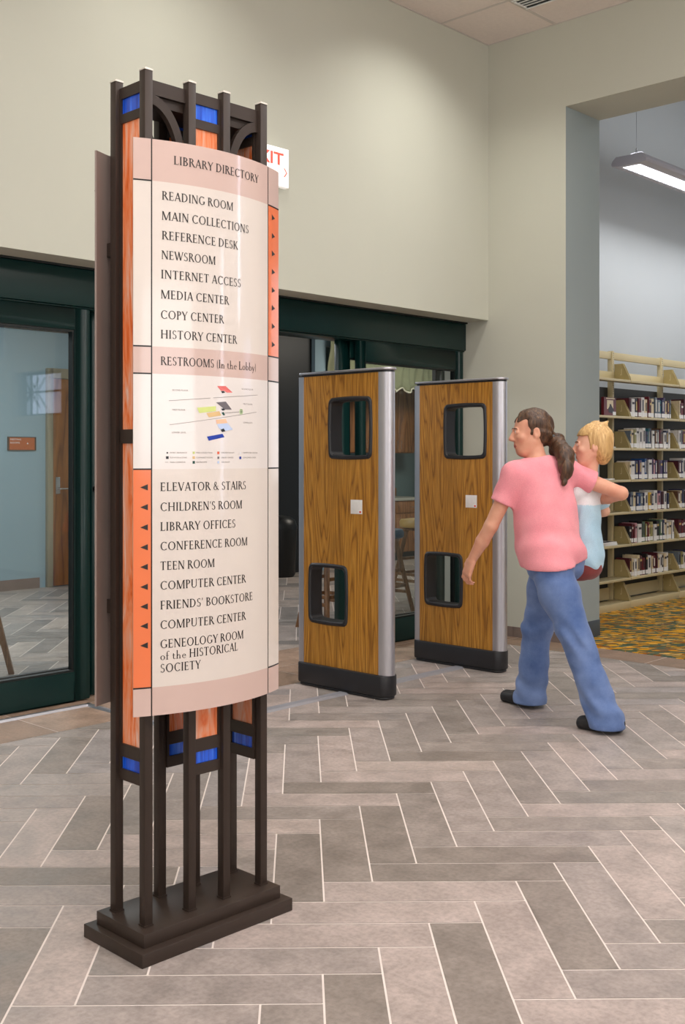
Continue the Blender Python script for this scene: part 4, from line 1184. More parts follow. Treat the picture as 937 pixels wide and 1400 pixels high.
# ================================================================ room behind the doors
def cabinet(name, label, x0, x1, y0, y1, z0, z1, drawer=False, kick=0.0, group=None):
    root = empty(name, ((x0 + x1) / 2, (y0 + y1) / 2, z0)); w = (x1 - x0) / 2; d = (y1 - y0) / 2; h = z1 - z0
    b = MB(); b.box(-w, -d, kick, w, d, h); 
    b.build('carcass', M['cabwood'], root, bevel=0.002)
    if kick:
        b = MB(); b.box(-w, -d + .06, 0, w, d, kick); b.build('kick', M['black2'], root)
    zt = h - .01
    if drawer:
        b = MB(); b.box(-w + .006, -d - .018, h - .165, w - .006, -d - .0005, h - .012); dr = b.build('drawer', M['cabwood'], root, bevel=0.003)
        b = MB(); b.tube([(-.05, -d - .018, h - .088), (-.05, -d - .045, h - .088), (.05, -d - .045, h - .088), (.05, -d - .018, h - .088)], .004, 6); b.build('handle', M['silver'], dr, smooth=True)
        zt = h - .175
    for s in (-1, 1):
        a, c = (-w + .006, -.003) if s < 0 else (.003, w - .006)
        b = MB(); b.box(a, -d - .018, kick + .012, c, -d - .0005, zt); dd = b.build('cabinet_door', M['cabwood'], root, bevel=0.003)
        hx = c - .04 if s < 0 else a + .04
        z0h = (zt - .16) if drawer else kick + .06
        b = MB(); b.tube([(hx, -d - .018, z0h), (hx, -d - .045, z0h), (hx, -d - .045, z0h + .11), (hx, -d - .018, z0h + .11)], .004, 6); b.build('handle', M['silver'], dd, smooth=True)
    return tag(root, label, 'cabinet', group)
CX3 = [2.72, 3.44, 4.16, 4.88]
for i in range(3):
    cabinet('base_cabinet', ['brown wooden base cabinet at the left end of the kitchen counter', 'brown wooden base cabinet in the middle under the kitchen counter', 'brown wooden base cabinet seen between the two gates'][i], CX3[i], CX3[i + 1], 4.46, 5.05, 0, .80, True, .11, 'kitchen base cabinets')
    cabinet('wall_cabinet', ['brown wooden wall cabinet seen through the nearer gate window', 'brown wooden wall cabinet in the middle above the kitchen counter', 'brown wooden wall cabinet above the outlet, between the two gates'][i], CX3[i], CX3[i + 1], 4.72, 5.05, 1.44, 2.32, False, 0, 'kitchen wall cabinets')
ct = empty('countertop', (3.8, 4.75, .80)); tag(ct, 'grey laminate kitchen countertop on the brown base cabinets', 'countertop')
b = MB(); b.box(-1.14, -.32, 0, 1.08, .30, .035); b.build('slab', M['counter'], ct, bevel=0.004)
b = MB(); b.box(-1.14, .285, .035, 1.08, .30, .15); b.build('backsplash', M['cabwood'], ct, bevel=0.002)
ou = empty('wall_outlet', (4.98, 5.05, 1.145)); tag(ou, 'cream electrical outlet on the teal kitchen wall', 'outlet')
ou.location = (4.74, 5.05, 1.145)
b = MB(); b.box(-.045, -.008, -.065, .045, 0, .065); pl2 = b.build('cover_plate', M['trim_fab'], ou, bevel=0.002)
for z in (-.03, .03):
    b = MB(); b.box(-.02, -.0095, z - .018, .02, -.0082, z + .018); b.build('socket', M['white'], pl2, bevel=0.0005)
# valance
va = empty('valance', (3.77, 4.24, 2.2)); tag(va, 'olive green gathered valance with wavy cream trim above the kitchen', 'curtain')
NXV, NZV = 110, 10
vv = []; vf = []; tv = []
rv = random.Random(3)
for i in range(NXV + 1):
    x = -1.11 + 2.22 * i / NXV
    lowz = .065 + .030 * math.sin(i * 2 * math.pi / 11)
    for j in range(NZV + 1):
        t = j / NZV
        z = lowz + (.78 - lowz) * t
        y = .016 * math.sin(i * .9 + 1.3 * math.sin(j * .7)) + .020 * math.sin(i * .31 + j * .55) * (1 - t * .4)
        vv.append((x, y, z))
for i in range(NXV):
    for j in range(NZV):
        a = i * (NZV + 1) + j; vf.append([a, a + NZV + 1, a + NZV + 2, a + 1])
b = MB(); b.mesh(vv, vf); o = b.build('fabric', M['valance'], va, smooth=True, angle=180, fixn=False)
sd = o.modifiers.new('thickness', 'SOLIDIFY'); sd.thickness = .004
b = MB(); b.tube([(vv[i * (NZV + 1)][0], vv[i * (NZV + 1)][1] - .004, vv[i * (NZV + 1)][2]) for i in range(NXV + 1)], .011, 8); b.build('trim_braid', M['trim_fab'], va, smooth=True, angle=180)
b = MB(); b.tube([(-1.11, .02, .77), (1.11, .02, .77)], .014, 10); b.build('rod', M['silver'], va, smooth=True)

# wooden door and room sign on the far blue wall
wd = empty('door_2', (-0.19, 5.2, 0)); tag(wd, 'brown wooden door with a lever handle in the far blue wall', 'door', kind='structure')
b = MB(); b.box(-.535, -.05, 0, -.47, 0, 2.33); b.box(.47, -.05, 0, .535, 0, 2.33); b.box(-.47, -.05, 2.228, .47, 0, 2.33); b.build('door_frame', mat('khaki_door_frame', (142, 134, 112), .5, var=.03, vscale=5), wd, bevel=0.003)
b = MB(); b.box(-.467, -.030, .008, .467, -.004, 2.224); lf = b.build('door_leaf', M['doorwood'], wd, bevel=0.002)
b = MB(); b.box(-.43, -.038, .99, -.375, -.0302, 1.17); es = b.build('escutcheon', M['silver'], lf, bevel=0.002)
b = MB(); b.tube([(-.402, -.038, 1.045), (-.402, -.085, 1.045), (-.39, -.09, 1.045), (-.27, -.09, 1.045)], .009, 8); b.build('lever', M['silver'], lf, smooth=True)
rs = empty('room_sign', (-1.013, 5.2, 1.453)); tag(rs, 'small orange MEETING ROOMS sign on the blue wall seen through the left glass door', 'sign')
b = MB(); b.box(-.15, -.014, .008, .15, -.002, .135); b.build('sign_face', M['sign_orange'], rs)
b = MB(); b.box(-.166, -.018, 0, -.15, -.001, .143); b.box(.15, -.018, 0, .166, -.001, .143); b.box(-.15, -.018, 0, .15, -.001, .008); b.box(-.15, -.018, .135, .15, -.001, .143); b.build('sign_frame', M['sign_dark'], rs)
b = MB()
for t, x, z, wd_ in (('MEETING', -.138, .106, .125), ('ROOMS', -.138, .072, .11)):
    vs, fs = sans_mesh(t, .018, wd_); b.mesh([(x + px, -.0146, z + pz) for px, pz in vs], fs)
b.poly([(.055, -.0146, .068), (.077, -.0146, .068), (.066, -.0146, .086)])
b.build('lettering', M['white'], rs, fixn=False)

# stools
def make_stool(name, seat_m, H=.76, spread=.235, sr=.19, lw=.034):
    root = empty(name)
    b = MB(); b.lathe([(0, H - .085), (sr * .92, H - .085), (sr, H - .07), (sr, H - .03), (sr * .93, H - .008), (sr * .6, H), (0, H + .002)], 28)
    b.build('seat', seat_m, root, smooth=True, angle=50)
    b = MB(); b.lathe([(0, H - .11), (sr * .8, H - .11), (sr * .8, H - .0855), (0, H - .0855)], 24); b.build('seat_ring', M['stoolwood'], root, smooth=True)
    tops = []; feet = []
    for a in (45, 135, 225, 315):
        d = Vector((math.cos(R(a)), math.sin(R(a)), 0))
        p, q = d * (sr * .62) + Vector((0, 0, H - .11)), d * (spread * 1.2) + Vector((0, 0, 0.0))
        b = MB()
        x = Vector((-d.y, d.x, 0)); w0, w1 = lw * .62, lw * .5
        vs = []
        for c, w in ((q, w1), (p, w0)):
            for sx, sy in ((-1, -1), (1, -1), (1, 1), (-1, 1)): vs.append(c + x * sx * w + d * sy * w)
        b.mesh(vs, [(3,2,1,0),(4,5,6,7),(0,1,5,4),(1,2,6,5),(2,3,7,6),(3,0,4,7)])
        b.build('leg', M['stoolwood'], root, bevel=0.003); tops.append(p); feet.append(q)
    for i in range(4):
        j = (i + 1) % 4
        for hh in ((.20, .26) if i % 2 else (.26, .40)):
            a = feet[i].lerp(tops[i], hh / (H - .11)); c = feet[j].lerp(tops[j], hh / (H - .11))
            b = MB(); b.bar(a, c, .020, .028); b.build('rung', M['stoolwood'], root, bevel=0.002)
    return root
def at(px, Y):
    return cam2w((px - 433.1) / 1518.4 * Y, Y)
s1 = make_stool('bar_stool', M['blue_seat']); s1.location = (*at(523, 9.75), 0); s1.rotation_euler.z = R(8)
tag(s1, 'wooden bar stool with round blue seat behind the right glass panel', 'stool')
s2 = make_stool('bar_stool', M['tan_seat'], .79); s2.location = (*at(573, 10.75), 0); s2.rotation_euler.z = R(-4)
tag(s2, 'wooden bar stool with round tan seat nearest the kitchen cabinets', 'stool')
s3 = make_stool('bar_stool', M['tan_seat'], .70, .20, .17); s3.location = (*at(447, 9.05), 0); s3.rotation_euler.z = R(0)
tag(s3, 'wooden stool in the doorway, its legs showing through the nearer gate', 'stool')
s4 = make_stool('bar_stool', M['blue_seat'], .76); s4.location = (*at(-46, 7.05), 0); s4.rotation_euler.z = R(4)
tag(s4, 'wooden stool at left edge, only one leg showing through the glass', 'stool')
# black bin at the back
tb = empty('waste_bin', (*at(384, 12.9), 0)); tag(tb, 'black waste bin with domed lid standing on the tiles far behind the doors', 'waste bin')
b = MB(); b.lathe([(0, 0), (.15, 0), (.17, .03), (.19, .55), (0, .55)], 28); b.build('body', M['black2'], tb, smooth=True, angle=40)
b = MB(); b.lathe([(.195, .55), (.195, .58), (.17, .65), (.10, .70), (0, .715)], 28); b.build('lid', M['black2'], tb, smooth=True, angle=40)

# ================================================================ figures: signed distance fields meshed by surface nets
class Vol:
    def __init__(s, lo, hi, res):
        s.lo = np.array(lo, float); s.res = res
        s.n = np.ceil((np.array(hi, float) - s.lo) / res).astype(int) + 1
        s.D = np.full(s.n, 9.0, np.float32)
        s.ax = [s.lo[i] + res * np.arange(s.n[i]) for i in range(3)]
    def box(s, lo, hi):
        a = np.clip(np.floor((np.array(lo) - s.lo) / s.res).astype(int), 0, s.n - 1)
        b = np.clip(np.ceil((np.array(hi) - s.lo) / s.res).astype(int) + 1, 1, s.n)
        sl = tuple(slice(a[i], b[i]) for i in range(3))
        X, Y, Z = np.meshgrid(*[s.ax[i][sl[i]] for i in range(3)], indexing='ij')
        return sl, X, Y, Z
    @staticmethod
    def smin(a, b, k):
        if k <= 0: return np.minimum(a, b)
        h = np.maximum(k - np.abs(a - b), 0) / k
        return np.minimum(a, b) - h * h * k * .25
    def put(s, sl, d, k, sub=False):
        if sub: s.D[sl] = -s.smin(-s.D[sl], d, k)
        else: s.D[sl] = s.smin(s.D[sl], d, k)
    def cap(s, a, b, ra, rb, k=.02, sub=False):
        a = np.array(a, float); b = np.array(b, float); m = max(ra, rb) + k + .03
        sl, X, Y, Z = s.box(np.minimum(a, b) - m, np.maximum(a, b) + m)
        d = b - a; L = max(d @ d, 1e-9)
        t = np.clip(((X - a[0]) * d[0] + (Y - a[1]) * d[1] + (Z - a[2]) * d[2]) / L, 0, 1)
        q = np.sqrt((X - a[0] - t * d[0]) ** 2 + (Y - a[1] - t * d[1]) ** 2 + (Z - a[2] - t * d[2]) ** 2) - (ra + (rb - ra) * t)
        s.put(sl, q, k, sub)
    def chain(s, pts, rs, k=.02):
        for i in range(len(pts) - 1): s.cap(pts[i], pts[i + 1], rs[i], rs[i + 1], k)
    def ell(s, c, r, k=.03, M3=None, sub=False):
        c = np.array(c, float); r = np.array(r, float); m = r.max() + k + .03
        sl, X, Y, Z = s.box(c - m, c + m)
        P = np.stack([X - c[0], Y - c[1], Z - c[2]], -1)
        if M3 is not None: P = P @ np.array(M3).T      # rows of M3: local axes
        k0 = np.sqrt(((P / r) ** 2).sum(-1)); k1 = np.sqrt(((P / r ** 2) ** 2).sum(-1)) + 1e-9
        s.put(sl, k0 * (k0 - 1) / k1, k, sub)
    def plane(s, n, p, keep_below=True, k=.0):
        """cut away the side n points to"""
        X, Y, Z = np.meshgrid(*s.ax, indexing='ij')
        d = (X - p[0]) * n[0] + (Y - p[1]) * n[1] + (Z - p[2]) * n[2]
        s.D = np.maximum(s.D, d.astype(np.float32)) if k <= 0 else -s.smin(-s.D, -d, k).astype(np.float32)
    def warp(s, f):
        X, Y, Z = np.meshgrid(*s.ax, indexing='ij'); s.D = s.D + f(X, Y, Z).astype(np.float32)
    def nets(s):
        D = s.D.copy()
        D[0], D[-1], D[:, 0], D[:, -1], D[:, :, 0], D[:, :, -1] = (9,) * 6
        n = np.array(D.shape)
        ins = D < 0
        C = [D[i:n[0] - 1 + i, j:n[1] - 1 + j, k:n[2] - 1 + k] for i in (0, 1) for j in (0, 1) for k in (0, 1)]
        cnt = sum((c < 0).astype(np.int8) for c in C)
        act = (cnt > 0) & (cnt < 8)
        idx = np.argwhere(act)
        corner = np.array([[i, j, k] for i in (0, 1) for j in (0, 1) for k in (0, 1)])
        V = np.stack([c[act] for c in C], -1)
        acc = np.zeros((len(idx), 3)); num = np.zeros(len(idx))
        for a in range(8):
            for b in range(a + 1, 8):
                if np.abs(corner[a] - corner[b]).sum() != 1: continue
                va, vb = V[:, a], V[:, b]; x = (va < 0) != (vb < 0)
                t = np.where(x, va / np.where(va == vb, 1, va - vb), 0)
                p = corner[a] + t[:, None] * (corner[b] - corner[a])
                acc += np.where(x[:, None], p, 0); num += x
        verts = s.lo + s.res * (idx + acc / num[:, None])
        ID = np.full(act.shape, -1, np.int64); ID[act] = np.arange(len(idx))
        faces = []
        for ax in range(3):
            o1, o2 = [(1, 2), (2, 0), (0, 1)][ax]
            sh = [slice(1, -1)] * 3
            A = D[1:-1, 1:-1, 1:-1]; sl2 = [slice(1, -1)] * 3; sl2[ax] = slice(2, None)
            B = D[tuple(sl2)]
            ch = np.argwhere((A < 0) != (B < 0)) + 1
            if not len(ch): continue
            flip = D[tuple(ch.T)] < 0
            u = np.zeros(3, int); u[o1] = 1; v = np.zeros(3, int); v[o2] = 1
            q = np.stack([ID[tuple((ch - u - v).T)], ID[tuple((ch - v).T)], ID[tuple(ch.T)], ID[tuple((ch - u).T)]], -1)
            q = np.where(flip[:, None], q, q[:, ::-1])
            q = q[(q >= 0).all(1)]
            faces.append(q)
        return verts, np.concatenate(faces)

def net_obj(name, vol, mats, parent, label=None, smooth_it=2, extra=None):
    v, f = vol.nets()
    me = bpy.data.meshes.new(name)
    V = v; Fc = f
    # light laplacian smoothing
    if smooth_it:
        e = np.concatenate([f[:, [0, 1]], f[:, [1, 2]], f[:, [2, 3]], f[:, [3, 0]]])
        for _ in range(smooth_it):
            acc = np.zeros_like(V); c = np.zeros(len(V))
            np.add.at(acc, e[:, 0], V[e[:, 1]]); np.add.at(c, e[:, 0], 1)
            np.add.at(acc, e[:, 1], V[e[:, 0]]); np.add.at(c, e[:, 1], 1)
            V = V * .5 + .5 * acc / np.maximum(c, 1)[:, None]
    me.from_pydata(V.tolist(), [], Fc.tolist())
    for m in mats: me.materials.append(m)
    if label is not None:
        cen = V[Fc].mean(1); me.polygons.foreach_set('material_index', label(cen).astype(np.int32))
    me.update(); me.shade_smooth()
    o = bpy.data.objects.new(name, me); COL.objects.link(o); o.parent = parent
    return o

def skin_mat(name, col, red):
    t = NT(name)
    n = t.noise(t.coords((1, 1, 1)), 14.0, 3.0)
    t.link(t.ramp(n, [(0.3, srgb(*col)), (0.75, srgb(*red))]), t.b.inputs['Base Color'])
    t.b.inputs['Roughness'].default_value = 0.5
    t.b.inputs['Subsurface Weight'].default_value = 0.08
    t.b.inputs['Subsurface Radius'].default_value = (0.012, 0.004, 0.002)
    return t.m
def hair_mat(name, stops, sc=(90, 90, 9)):
    t = NT(name)
    n = t.noise(t.coords(sc), 1.0, 3.0, 0.6)
    t.link(t.ramp(n, stops), t.b.inputs['Base Color'])
    t.b.inputs['Roughness'].default_value = 0.45
    t.bump(n, 0.5, 0.01)
    return t.m
def cloth(name, lo, hi, sc=5.0, rough=.85, weave=300):
    t = NT(name)
    v = t.coords((1, 1, 1))
    n = t.noise(v, sc, 4.0); w = t.noise(v, weave, 2.0)
    c = t.ramp(n, [(0.3, srgb(*lo)), (0.7, srgb(*hi))])
    t.link(t.mix(1.0, c, t.ramp(w, [(0.3, (.88, .88, .88, 1)), (0.7, (1.06, 1.06, 1.06, 1))]), 'MULTIPLY'), t.b.inputs['Base Color'])
    t.b.inputs['Roughness'].default_value = rough; t.b.inputs['Specular IOR Level'].default_value = 0.2
    t.b.inputs['Sheen Weight'].default_value = 0.15
    t.bump(w, 0.15, 0.003)
    return t.m
SK = skin_mat('fair_skin', (226, 168, 140), (214, 146, 118))
SKC = skin_mat('child_skin', (236, 184, 156), (226, 160, 134))
LIP = mat('lip', (190, 104, 96), 0.4, var=.05, vscale=40)
EYE = mat('eye_white', (236, 232, 226), 0.25, var=.02, vscale=40)
IRIS = mat('eye_iris', (70, 52, 40), 0.2, var=.1, vscale=80)
BROW = mat('eyebrow', (84, 58, 42), 0.7, var=.1, vscale=80)
HAIR = hair_mat('brown_hair', [(0.3, srgb(48, 32, 24)), (0.55, srgb(84, 58, 40)), (0.75, srgb(124, 90, 58))])
HAIRC = hair_mat('blonde_hair', [(0.3, srgb(176, 132, 80)), (0.55, srgb(214, 172, 112)), (0.75, srgb(238, 206, 150))])
PINK = cloth('pink_cotton', (238, 142, 154), (248, 164, 172))
DENIM = cloth('blue_denim', (76, 100, 150), (122, 144, 190), 6.0, weave=420)
LBLUE = cloth('light_blue_cotton', (170, 204, 224), (196, 224, 238))
WHITEC = cloth('white_cotton', (228, 226, 230), (244, 242, 244))
SHORTS = cloth('brick_red_cotton', (120, 54, 56), (150, 72, 68))
SHOE = mat('black_suede', (30, 28, 30), 0.6, var=.1, vscale=30)

def frame3(f, up=(0, 0, 1)):
    f = np.array(f, float); f /= np.linalg.norm(f); up = np.array(up, float)
    r = np.cross(f, up); r /= np.linalg.norm(r); u = np.cross(r, f)
    return r, f, u     # right, forward, up

def add_head(V, c, fdir, s, up=(0, 0, 1)):
    """head of scale s (1 = adult) with features; c = skull centre"""
    r, f, u = frame3(fdir, up); c = np.array(c, float)
    P = lambda a, b, d: c + s * (a * r + b * f + d * u)
    M3 = [r, f, u]
    V.ell(P(0, -.012, .028), s * np.array([.074, .094, .092]), .02, M3)      # cranium
    V.ell(P(0, .030, -.035), s * np.array([.058, .062, .085]), .03, M3)      # face
    V.ell(P(0, .050, -.098), s * np.array([.030, .026, .022]), .03 * s, M3)  # chin
    for sd in (-1, 1):
        V.cap(P(sd * .055, -.005, -.045), P(sd * .030, .052, -.098), .020 * s, .016 * s, .025 * s)   # jaw
        V.ell(P(sd * .042, .064, -.022), s * np.array([.020, .018, .016]), .02 * s, M3)             # cheek
        V.ell(P(sd * .031, .098, .008), s * np.array([.019, .016, .013]), .010 * s, M3, sub=True)   # eye socket
        V.ell(P(sd * .031, .080, .008), s * np.array([.013, .013, .012]), .003, M3)                 # eyeball
        V.cap(P(sd * .016, .091, .024), P(sd * .046, .082, .024), .006 * s, .005 * s, .008)         # brow ridge
        V.ell(P(sd * .076, -.012, -.005), s * np.array([.010, .020, .032]), .006, M3)               # ear
        V.ell(P(sd * .086, -.008, .000), s * np.array([.006, .010, .016]), .003, M3, sub=True)
    V.cap(P(0, .088, .012), P(0, .108, -.028), .009 * s, .012 * s, .010 * s)  # nose
    for sd in (-1, 1): V.ell(P(sd * .011, .098, -.034), s * np.array([.009, .010, .008]), .006, M3)
    V.cap(P(-.018, .083, -.061), P(.018, .083, -.061), .007 * s, .007 * s, .006)
    V.cap(P(-.015, .082, -.071), P(.015, .082, -.071), .008 * s, .008 * s, .006)
    return P

def add_hand(V, wrist, d, palm_n, s, side, curl=.5):
    """d: pointing direction, palm_n: direction the palm faces, side: +1 when the thumb lies along palm_n x d"""
    wrist = np.array(wrist, float); d = np.array(d, float); d /= np.linalg.norm(d)
    n = np.array(palm_n, float); n -= d * (n @ d); n /= np.linalg.norm(n)
    w = np.cross(n, d) * side
    P = lambda a, b, c: wrist + s * (a * d + b * w + c * n)
    # palm slab
    for b0 in (-.026, -.009, .009, .026):
        V.cap(P(.01, b0 * .7, 0), P(.082, b0, .002), .0145 * s, .012 * s, .012 * s)
    lens = [.030, .041, .045, .039]
    for i, b0 in enumerate((-.031, -.0105, .0105, .031)):
        r0 = .0088 * s if i else .0075 * s
        p = P(.078, b0, .002); ang = .18 + .1 * (3 - i) * curl
        fan = b0 * .9
        cur = p
        for k, l in enumerate((1.0, .68, .55)):
            dirv = d * math.cos(ang) + n * math.sin(ang) + w * fan * (1 if k == 0 else .3)
            dirv /= np.linalg.norm(dirv)
            nx = cur + dirv * lens[i] * l * s
            V.cap(cur, nx, r0 * (1 - .08 * k), r0 * (1 - .08 * (k + 1)), .004)
            cur = nx; ang += .32 + curl * .55
    a = P(.018, .028, .004); b_ = P(.046, .050, .014); c_ = P(.072, .056, .026); e_ = P(.092, .054, .036)
    V.cap(a, b_, .0145 * s, .0115 * s, .012); V.cap(b_, c_, .0110 * s, .0100 * s, .005); V.cap(c_, e_, .0098 * s, .0078 * s, .004)

def hair_cut(V, c, fdir, s):
    r, f, u = frame3(fdir); X, Y, Z = np.meshgrid(*V.ax, indexing='ij')
    P = np.stack([X - c[0], Y - c[1], Z - c[2]], -1)
    b, h = P @ f / s, P @ u / s
    front = np.minimum(b - .016 - .25 * np.clip(h, 0, 1), (.062 - h) * .9)      # positive in front of the hairline
    V.D = np.maximum(V.D, (front * s).astype(np.float32))

def head_marks(P, s):
    """spherical zones that take eye, lip and brow colours"""
    z = []
    for sd in (-1, 1):
        z.append((P(sd * .031, .092, .008), .0085 * s, 1)); z.append((P(sd * .031, .0955, .008), .0048 * s, 2))
        for t in (.014, .022, .030, .038, .045): z.append((P(sd * t, .094 - t * .15, .0265), .0055 * s, 4))
    for t in (-.014, -.007, 0, .007, .014): z.append((P(t, .090, -.066), .0085 * s, 3))
    return z
def zone_label(zones):
    def f(c):
        out = np.zeros(len(c), int)
        for p, r, i in zones: out[((c - p) ** 2).sum(1) < r * r] = i
        return out
    return f

# ---------------------------------------------------------------- walking woman
person = empty('person', (-2.07, -1.87, 0))
tag(person, 'person in pink T-shirt and blue jeans walking away carrying a small child', 'person')
A = lambda *p: np.array(p, float)
HIP, CHEST, NECK, HEAD = A(0, 0, .88), A(.0, .05, 1.13), A(0, .075, 1.355), A(.0, .125, 1.515)
LSH, RSH = A(-.155, .125, 1.285), A(.155, -.005, 1.300)
LEL, LWR = A(-.225, .225, 1.015), A(-.235, .345, .825)
REL, RWR = A(.345, -.225, 1.185), A(.43, .0, 1.13)
fwd_head = A(-.75, .66, -.06)
LHIP, RHIP = A(-.088, -.02, .87), A(.088, .02, .87)
LKN, LAN = A(-.105, -.215, .46), A(-.110, -.415, .105)
RKN, RAN = A(.100, .145, .455), A(.112, .215, .085)
yaw = math.atan2((RSH - LSH)[1], (RSH - LSH)[0]); cy, sy = math.cos(yaw), math.sin(yaw)
MT = [[cy, sy, 0], [-sy, cy, 0], [0, 0, 1]]
yh = yaw * .55; MW = [[math.cos(yh), math.sin(yh), 0], [-math.sin(yh), math.cos(yh), 0], [0, 0, 1]]
def torso(V, g):
    V.ell(A(.0, .045, 1.16), A(.148 + g, .102 + g, .17 + g), .05, MT)
    V.ell(A(.0, .050, 1.25), A(.150 + g, .085 + g, .10 + g), .05, MT)
    V.ell(A(.0, .028, 1.00), A(.128 + g, .100 + g, .17 + g), .06, MW)
    if g > 0: V.ell(A(0, .0, .87), A(.176 + g, .140 + g, .14 + g), .06); V.ell(A(0, .02, .99), A(.150 + g, .120 + g, .24), .06, MW)
    else: V.ell(A(0, .0, .90), A(.125, .09, .12), .02)
    V.cap(LSH, RSH, .056 + g, .056 + g, .05)
    V.cap(LSH + A(.04, 0, .02), NECK + A(-.02, -.012, -.02), .040 + g, .040 + g, .05)
    V.cap(RSH + A(-.04, 0, .02), NECK + A(.02, -.012, -.02), .040 + g, .040 + g, .05)
V = Vol((-.36, -.36, .02), (.52, .62, 1.72), .005)
torso(V, -.006)
V.cap(NECK - A(0, .01, .05), A(-.005, .105, 1.45), .052, .050, .03)
PH = add_head(V, HEAD, fwd_head, 1.03)
V.chain([LSH, LEL], [.047, .037], .03); V.chain([LEL, LEL * .55 + LWR * .45, LWR], [.037, .036, .024], .012)
V.chain([RSH, REL], [.047, .037], .03); V.chain([REL, REL * .55 + RWR * .45, RWR], [.037, .035, .024], .012)
add_hand(V, LWR, LWR - LEL + A(0, -.02, -.05), A(.85, -.35, .1), .98, 1, .55)
add_hand(V, RWR, A(-.55, .75, -.12), A(-.8, -.5, 0), .95, -1, .55)
for h, kn, an in ((LHIP, LKN, LAN), (RHIP, RKN, RAN)):
    V.chain([h, kn], [.058, .040], .0); V.chain([kn, kn * .6 + an * .4, an], [.040, .040, .030], .0)
net_obj('body', V, [SK, EYE, IRIS, LIP, BROW], person, zone_label(head_marks(PH, 1.03)), 1)

# T-shirt
V = Vol((-.36, -.3, .74), (.36, .36, 1.44), .006)
torso(V, .012)
le = LSH * .45 + LEL * .55; re = RSH * .5 + REL * .5
V.ell(A(0, -.004, .855), A(.196, .160, .14), .04)
V.ell(A(-.082, -.060, .82), A(.106, .112, .125), .04); V.ell(A(.082, -.045, .82), A(.106, .112, .125), .04)
V.ell(A(0, .02, .95), A(.172, .136, .16), .05); V.ell(A(0, .035, 1.07), A(.158, .116, .18), .08, MT)
for h, kn in ((LHIP, LKN), (RHIP, RKN)): V.cap(h, h * .65 + kn * .35, .115, .115, .04)
V.ell(NECK + A(.0, .03, .05), A(.075, .075, .062), .012, sub=True)
def shirt_folds(X, Y, Z):
    u = X * .8 + Y * .6
    d = .0045 * np.sin(44 * Z + 3 * np.sin(7 * u + 2) + 5 * u) * np.clip((1.06 - Z) * 5, 0, 1)
    d += .0040 * np.sin(26 * (Z * .75 - X * .9) + 4 * np.sin(9 * Y)) * np.clip((Z - .95) * 4, 0, 1) * np.clip((1.36 - Z) * 6, 0, 1)
    d += .0016 * np.sin(70 * u + 20 * Z)
    return d
V.warp(shirt_folds)
V.plane((0.16, 0.02, -1), (0, 0, .824))
# sleeves in a field of their own, cut square to the arm, then joined to the shirt
for sh, en, ra, rb in ((LSH, le, .066, .064), (RSH, re, .064, .060)):
    S = Vol((-.36, -.3, .74), (.36, .36, 1.44), .006)
    dd = (en - sh) / np.linalg.norm(en - sh)
    S.cap(sh, en + dd * .05, ra, rb, 0)
    S.warp(lambda X, Y, Z: .002 * np.sin(60 * X + 50 * Z))
    S.plane(dd, en)
    V.D = Vol.smin(V.D, S.D, .03)
net_obj('t_shirt', V, [PINK], person, None, 1)

# jeans
V = Vol((-.32, -.62, .0), (.32, .42, .92), .006)
V.ell(A(0, -.004, .855), A(.188, .148, .125), .05)
V.ell(A(-.082, -.060, .82), A(.096, .098, .11), .04); V.ell(A(.082, -.045, .82), A(.096, .098, .11), .04)
for h, kn, an, hem in ((LHIP, LKN, LAN, A(-.108, -.395, .045)), (RHIP, RKN, RAN, A(.110, .200, .038))):
    V.chain([h, h * .5 + kn * .5, kn], [.106, .100, .080], .04)
    V.chain([kn, kn * .5 + hem * .5, hem], [.080, .076, .092], .03)
def jean_folds(X, Y, Z):
    d = .0055 * np.sin(55 * Z + 14 * X + 7 * np.sin(11 * Y)) * (np.exp(-((Z - .46) / .09) ** 2) + np.exp(-((Z - .12) / .10) ** 2) + .8 * np.exp(-((Z - .78) / .06) ** 2))
    return d + .0018 * np.sin(24 * Z + 30 * Y + 20 * X)
V.warp(jean_folds)
V.plane((0, 0, -1), (0, 0, .022))
V.plane((0, 0, 1), (0, 0, .90))
net_obj('jeans', V, [DENIM], person, None, 1)
# shoes
def shoe(name, heel, toe, lift=0.0):
    heel = A(*heel); toe = A(*toe); d = toe - heel; d[2] = 0; d /= np.linalg.norm(d); r = A(d[1], -d[0], 0)
    V = Vol(np.minimum(heel, toe) - .09, np.maximum(heel, toe) + A(.09, .09, .13), .004)
    L = np.linalg.norm((toe - heel)[:2])
    up = A(0, 0, 1)
    pts = [heel + d * .03 + up * .040, heel + d * (L * .5) + up * .036, toe - d * .045 + up * .030]
    V.chain(pts, [.036, .036, .032], .03)
    for sd in (-1, 1): V.cap(heel + d * (L * .55) + r * sd * .014 + up * .028, toe - d * .05 + r * sd * .012 + up * .026, .028, .026, .03)
    V.cap(heel + d * .04 + up * .06, heel + d * .07 + up * .095, .036, .034, .03)
    V.plane((0, 0, -1), (0, 0, .004))
    o = net_obj(name, V, [SHOE], person, None, 1)
shoe('shoe', (-.085, -.475, 0), (-.127, -.225, 0)); shoe('shoe', (.105, .150, 0), (.140, .415, 0))
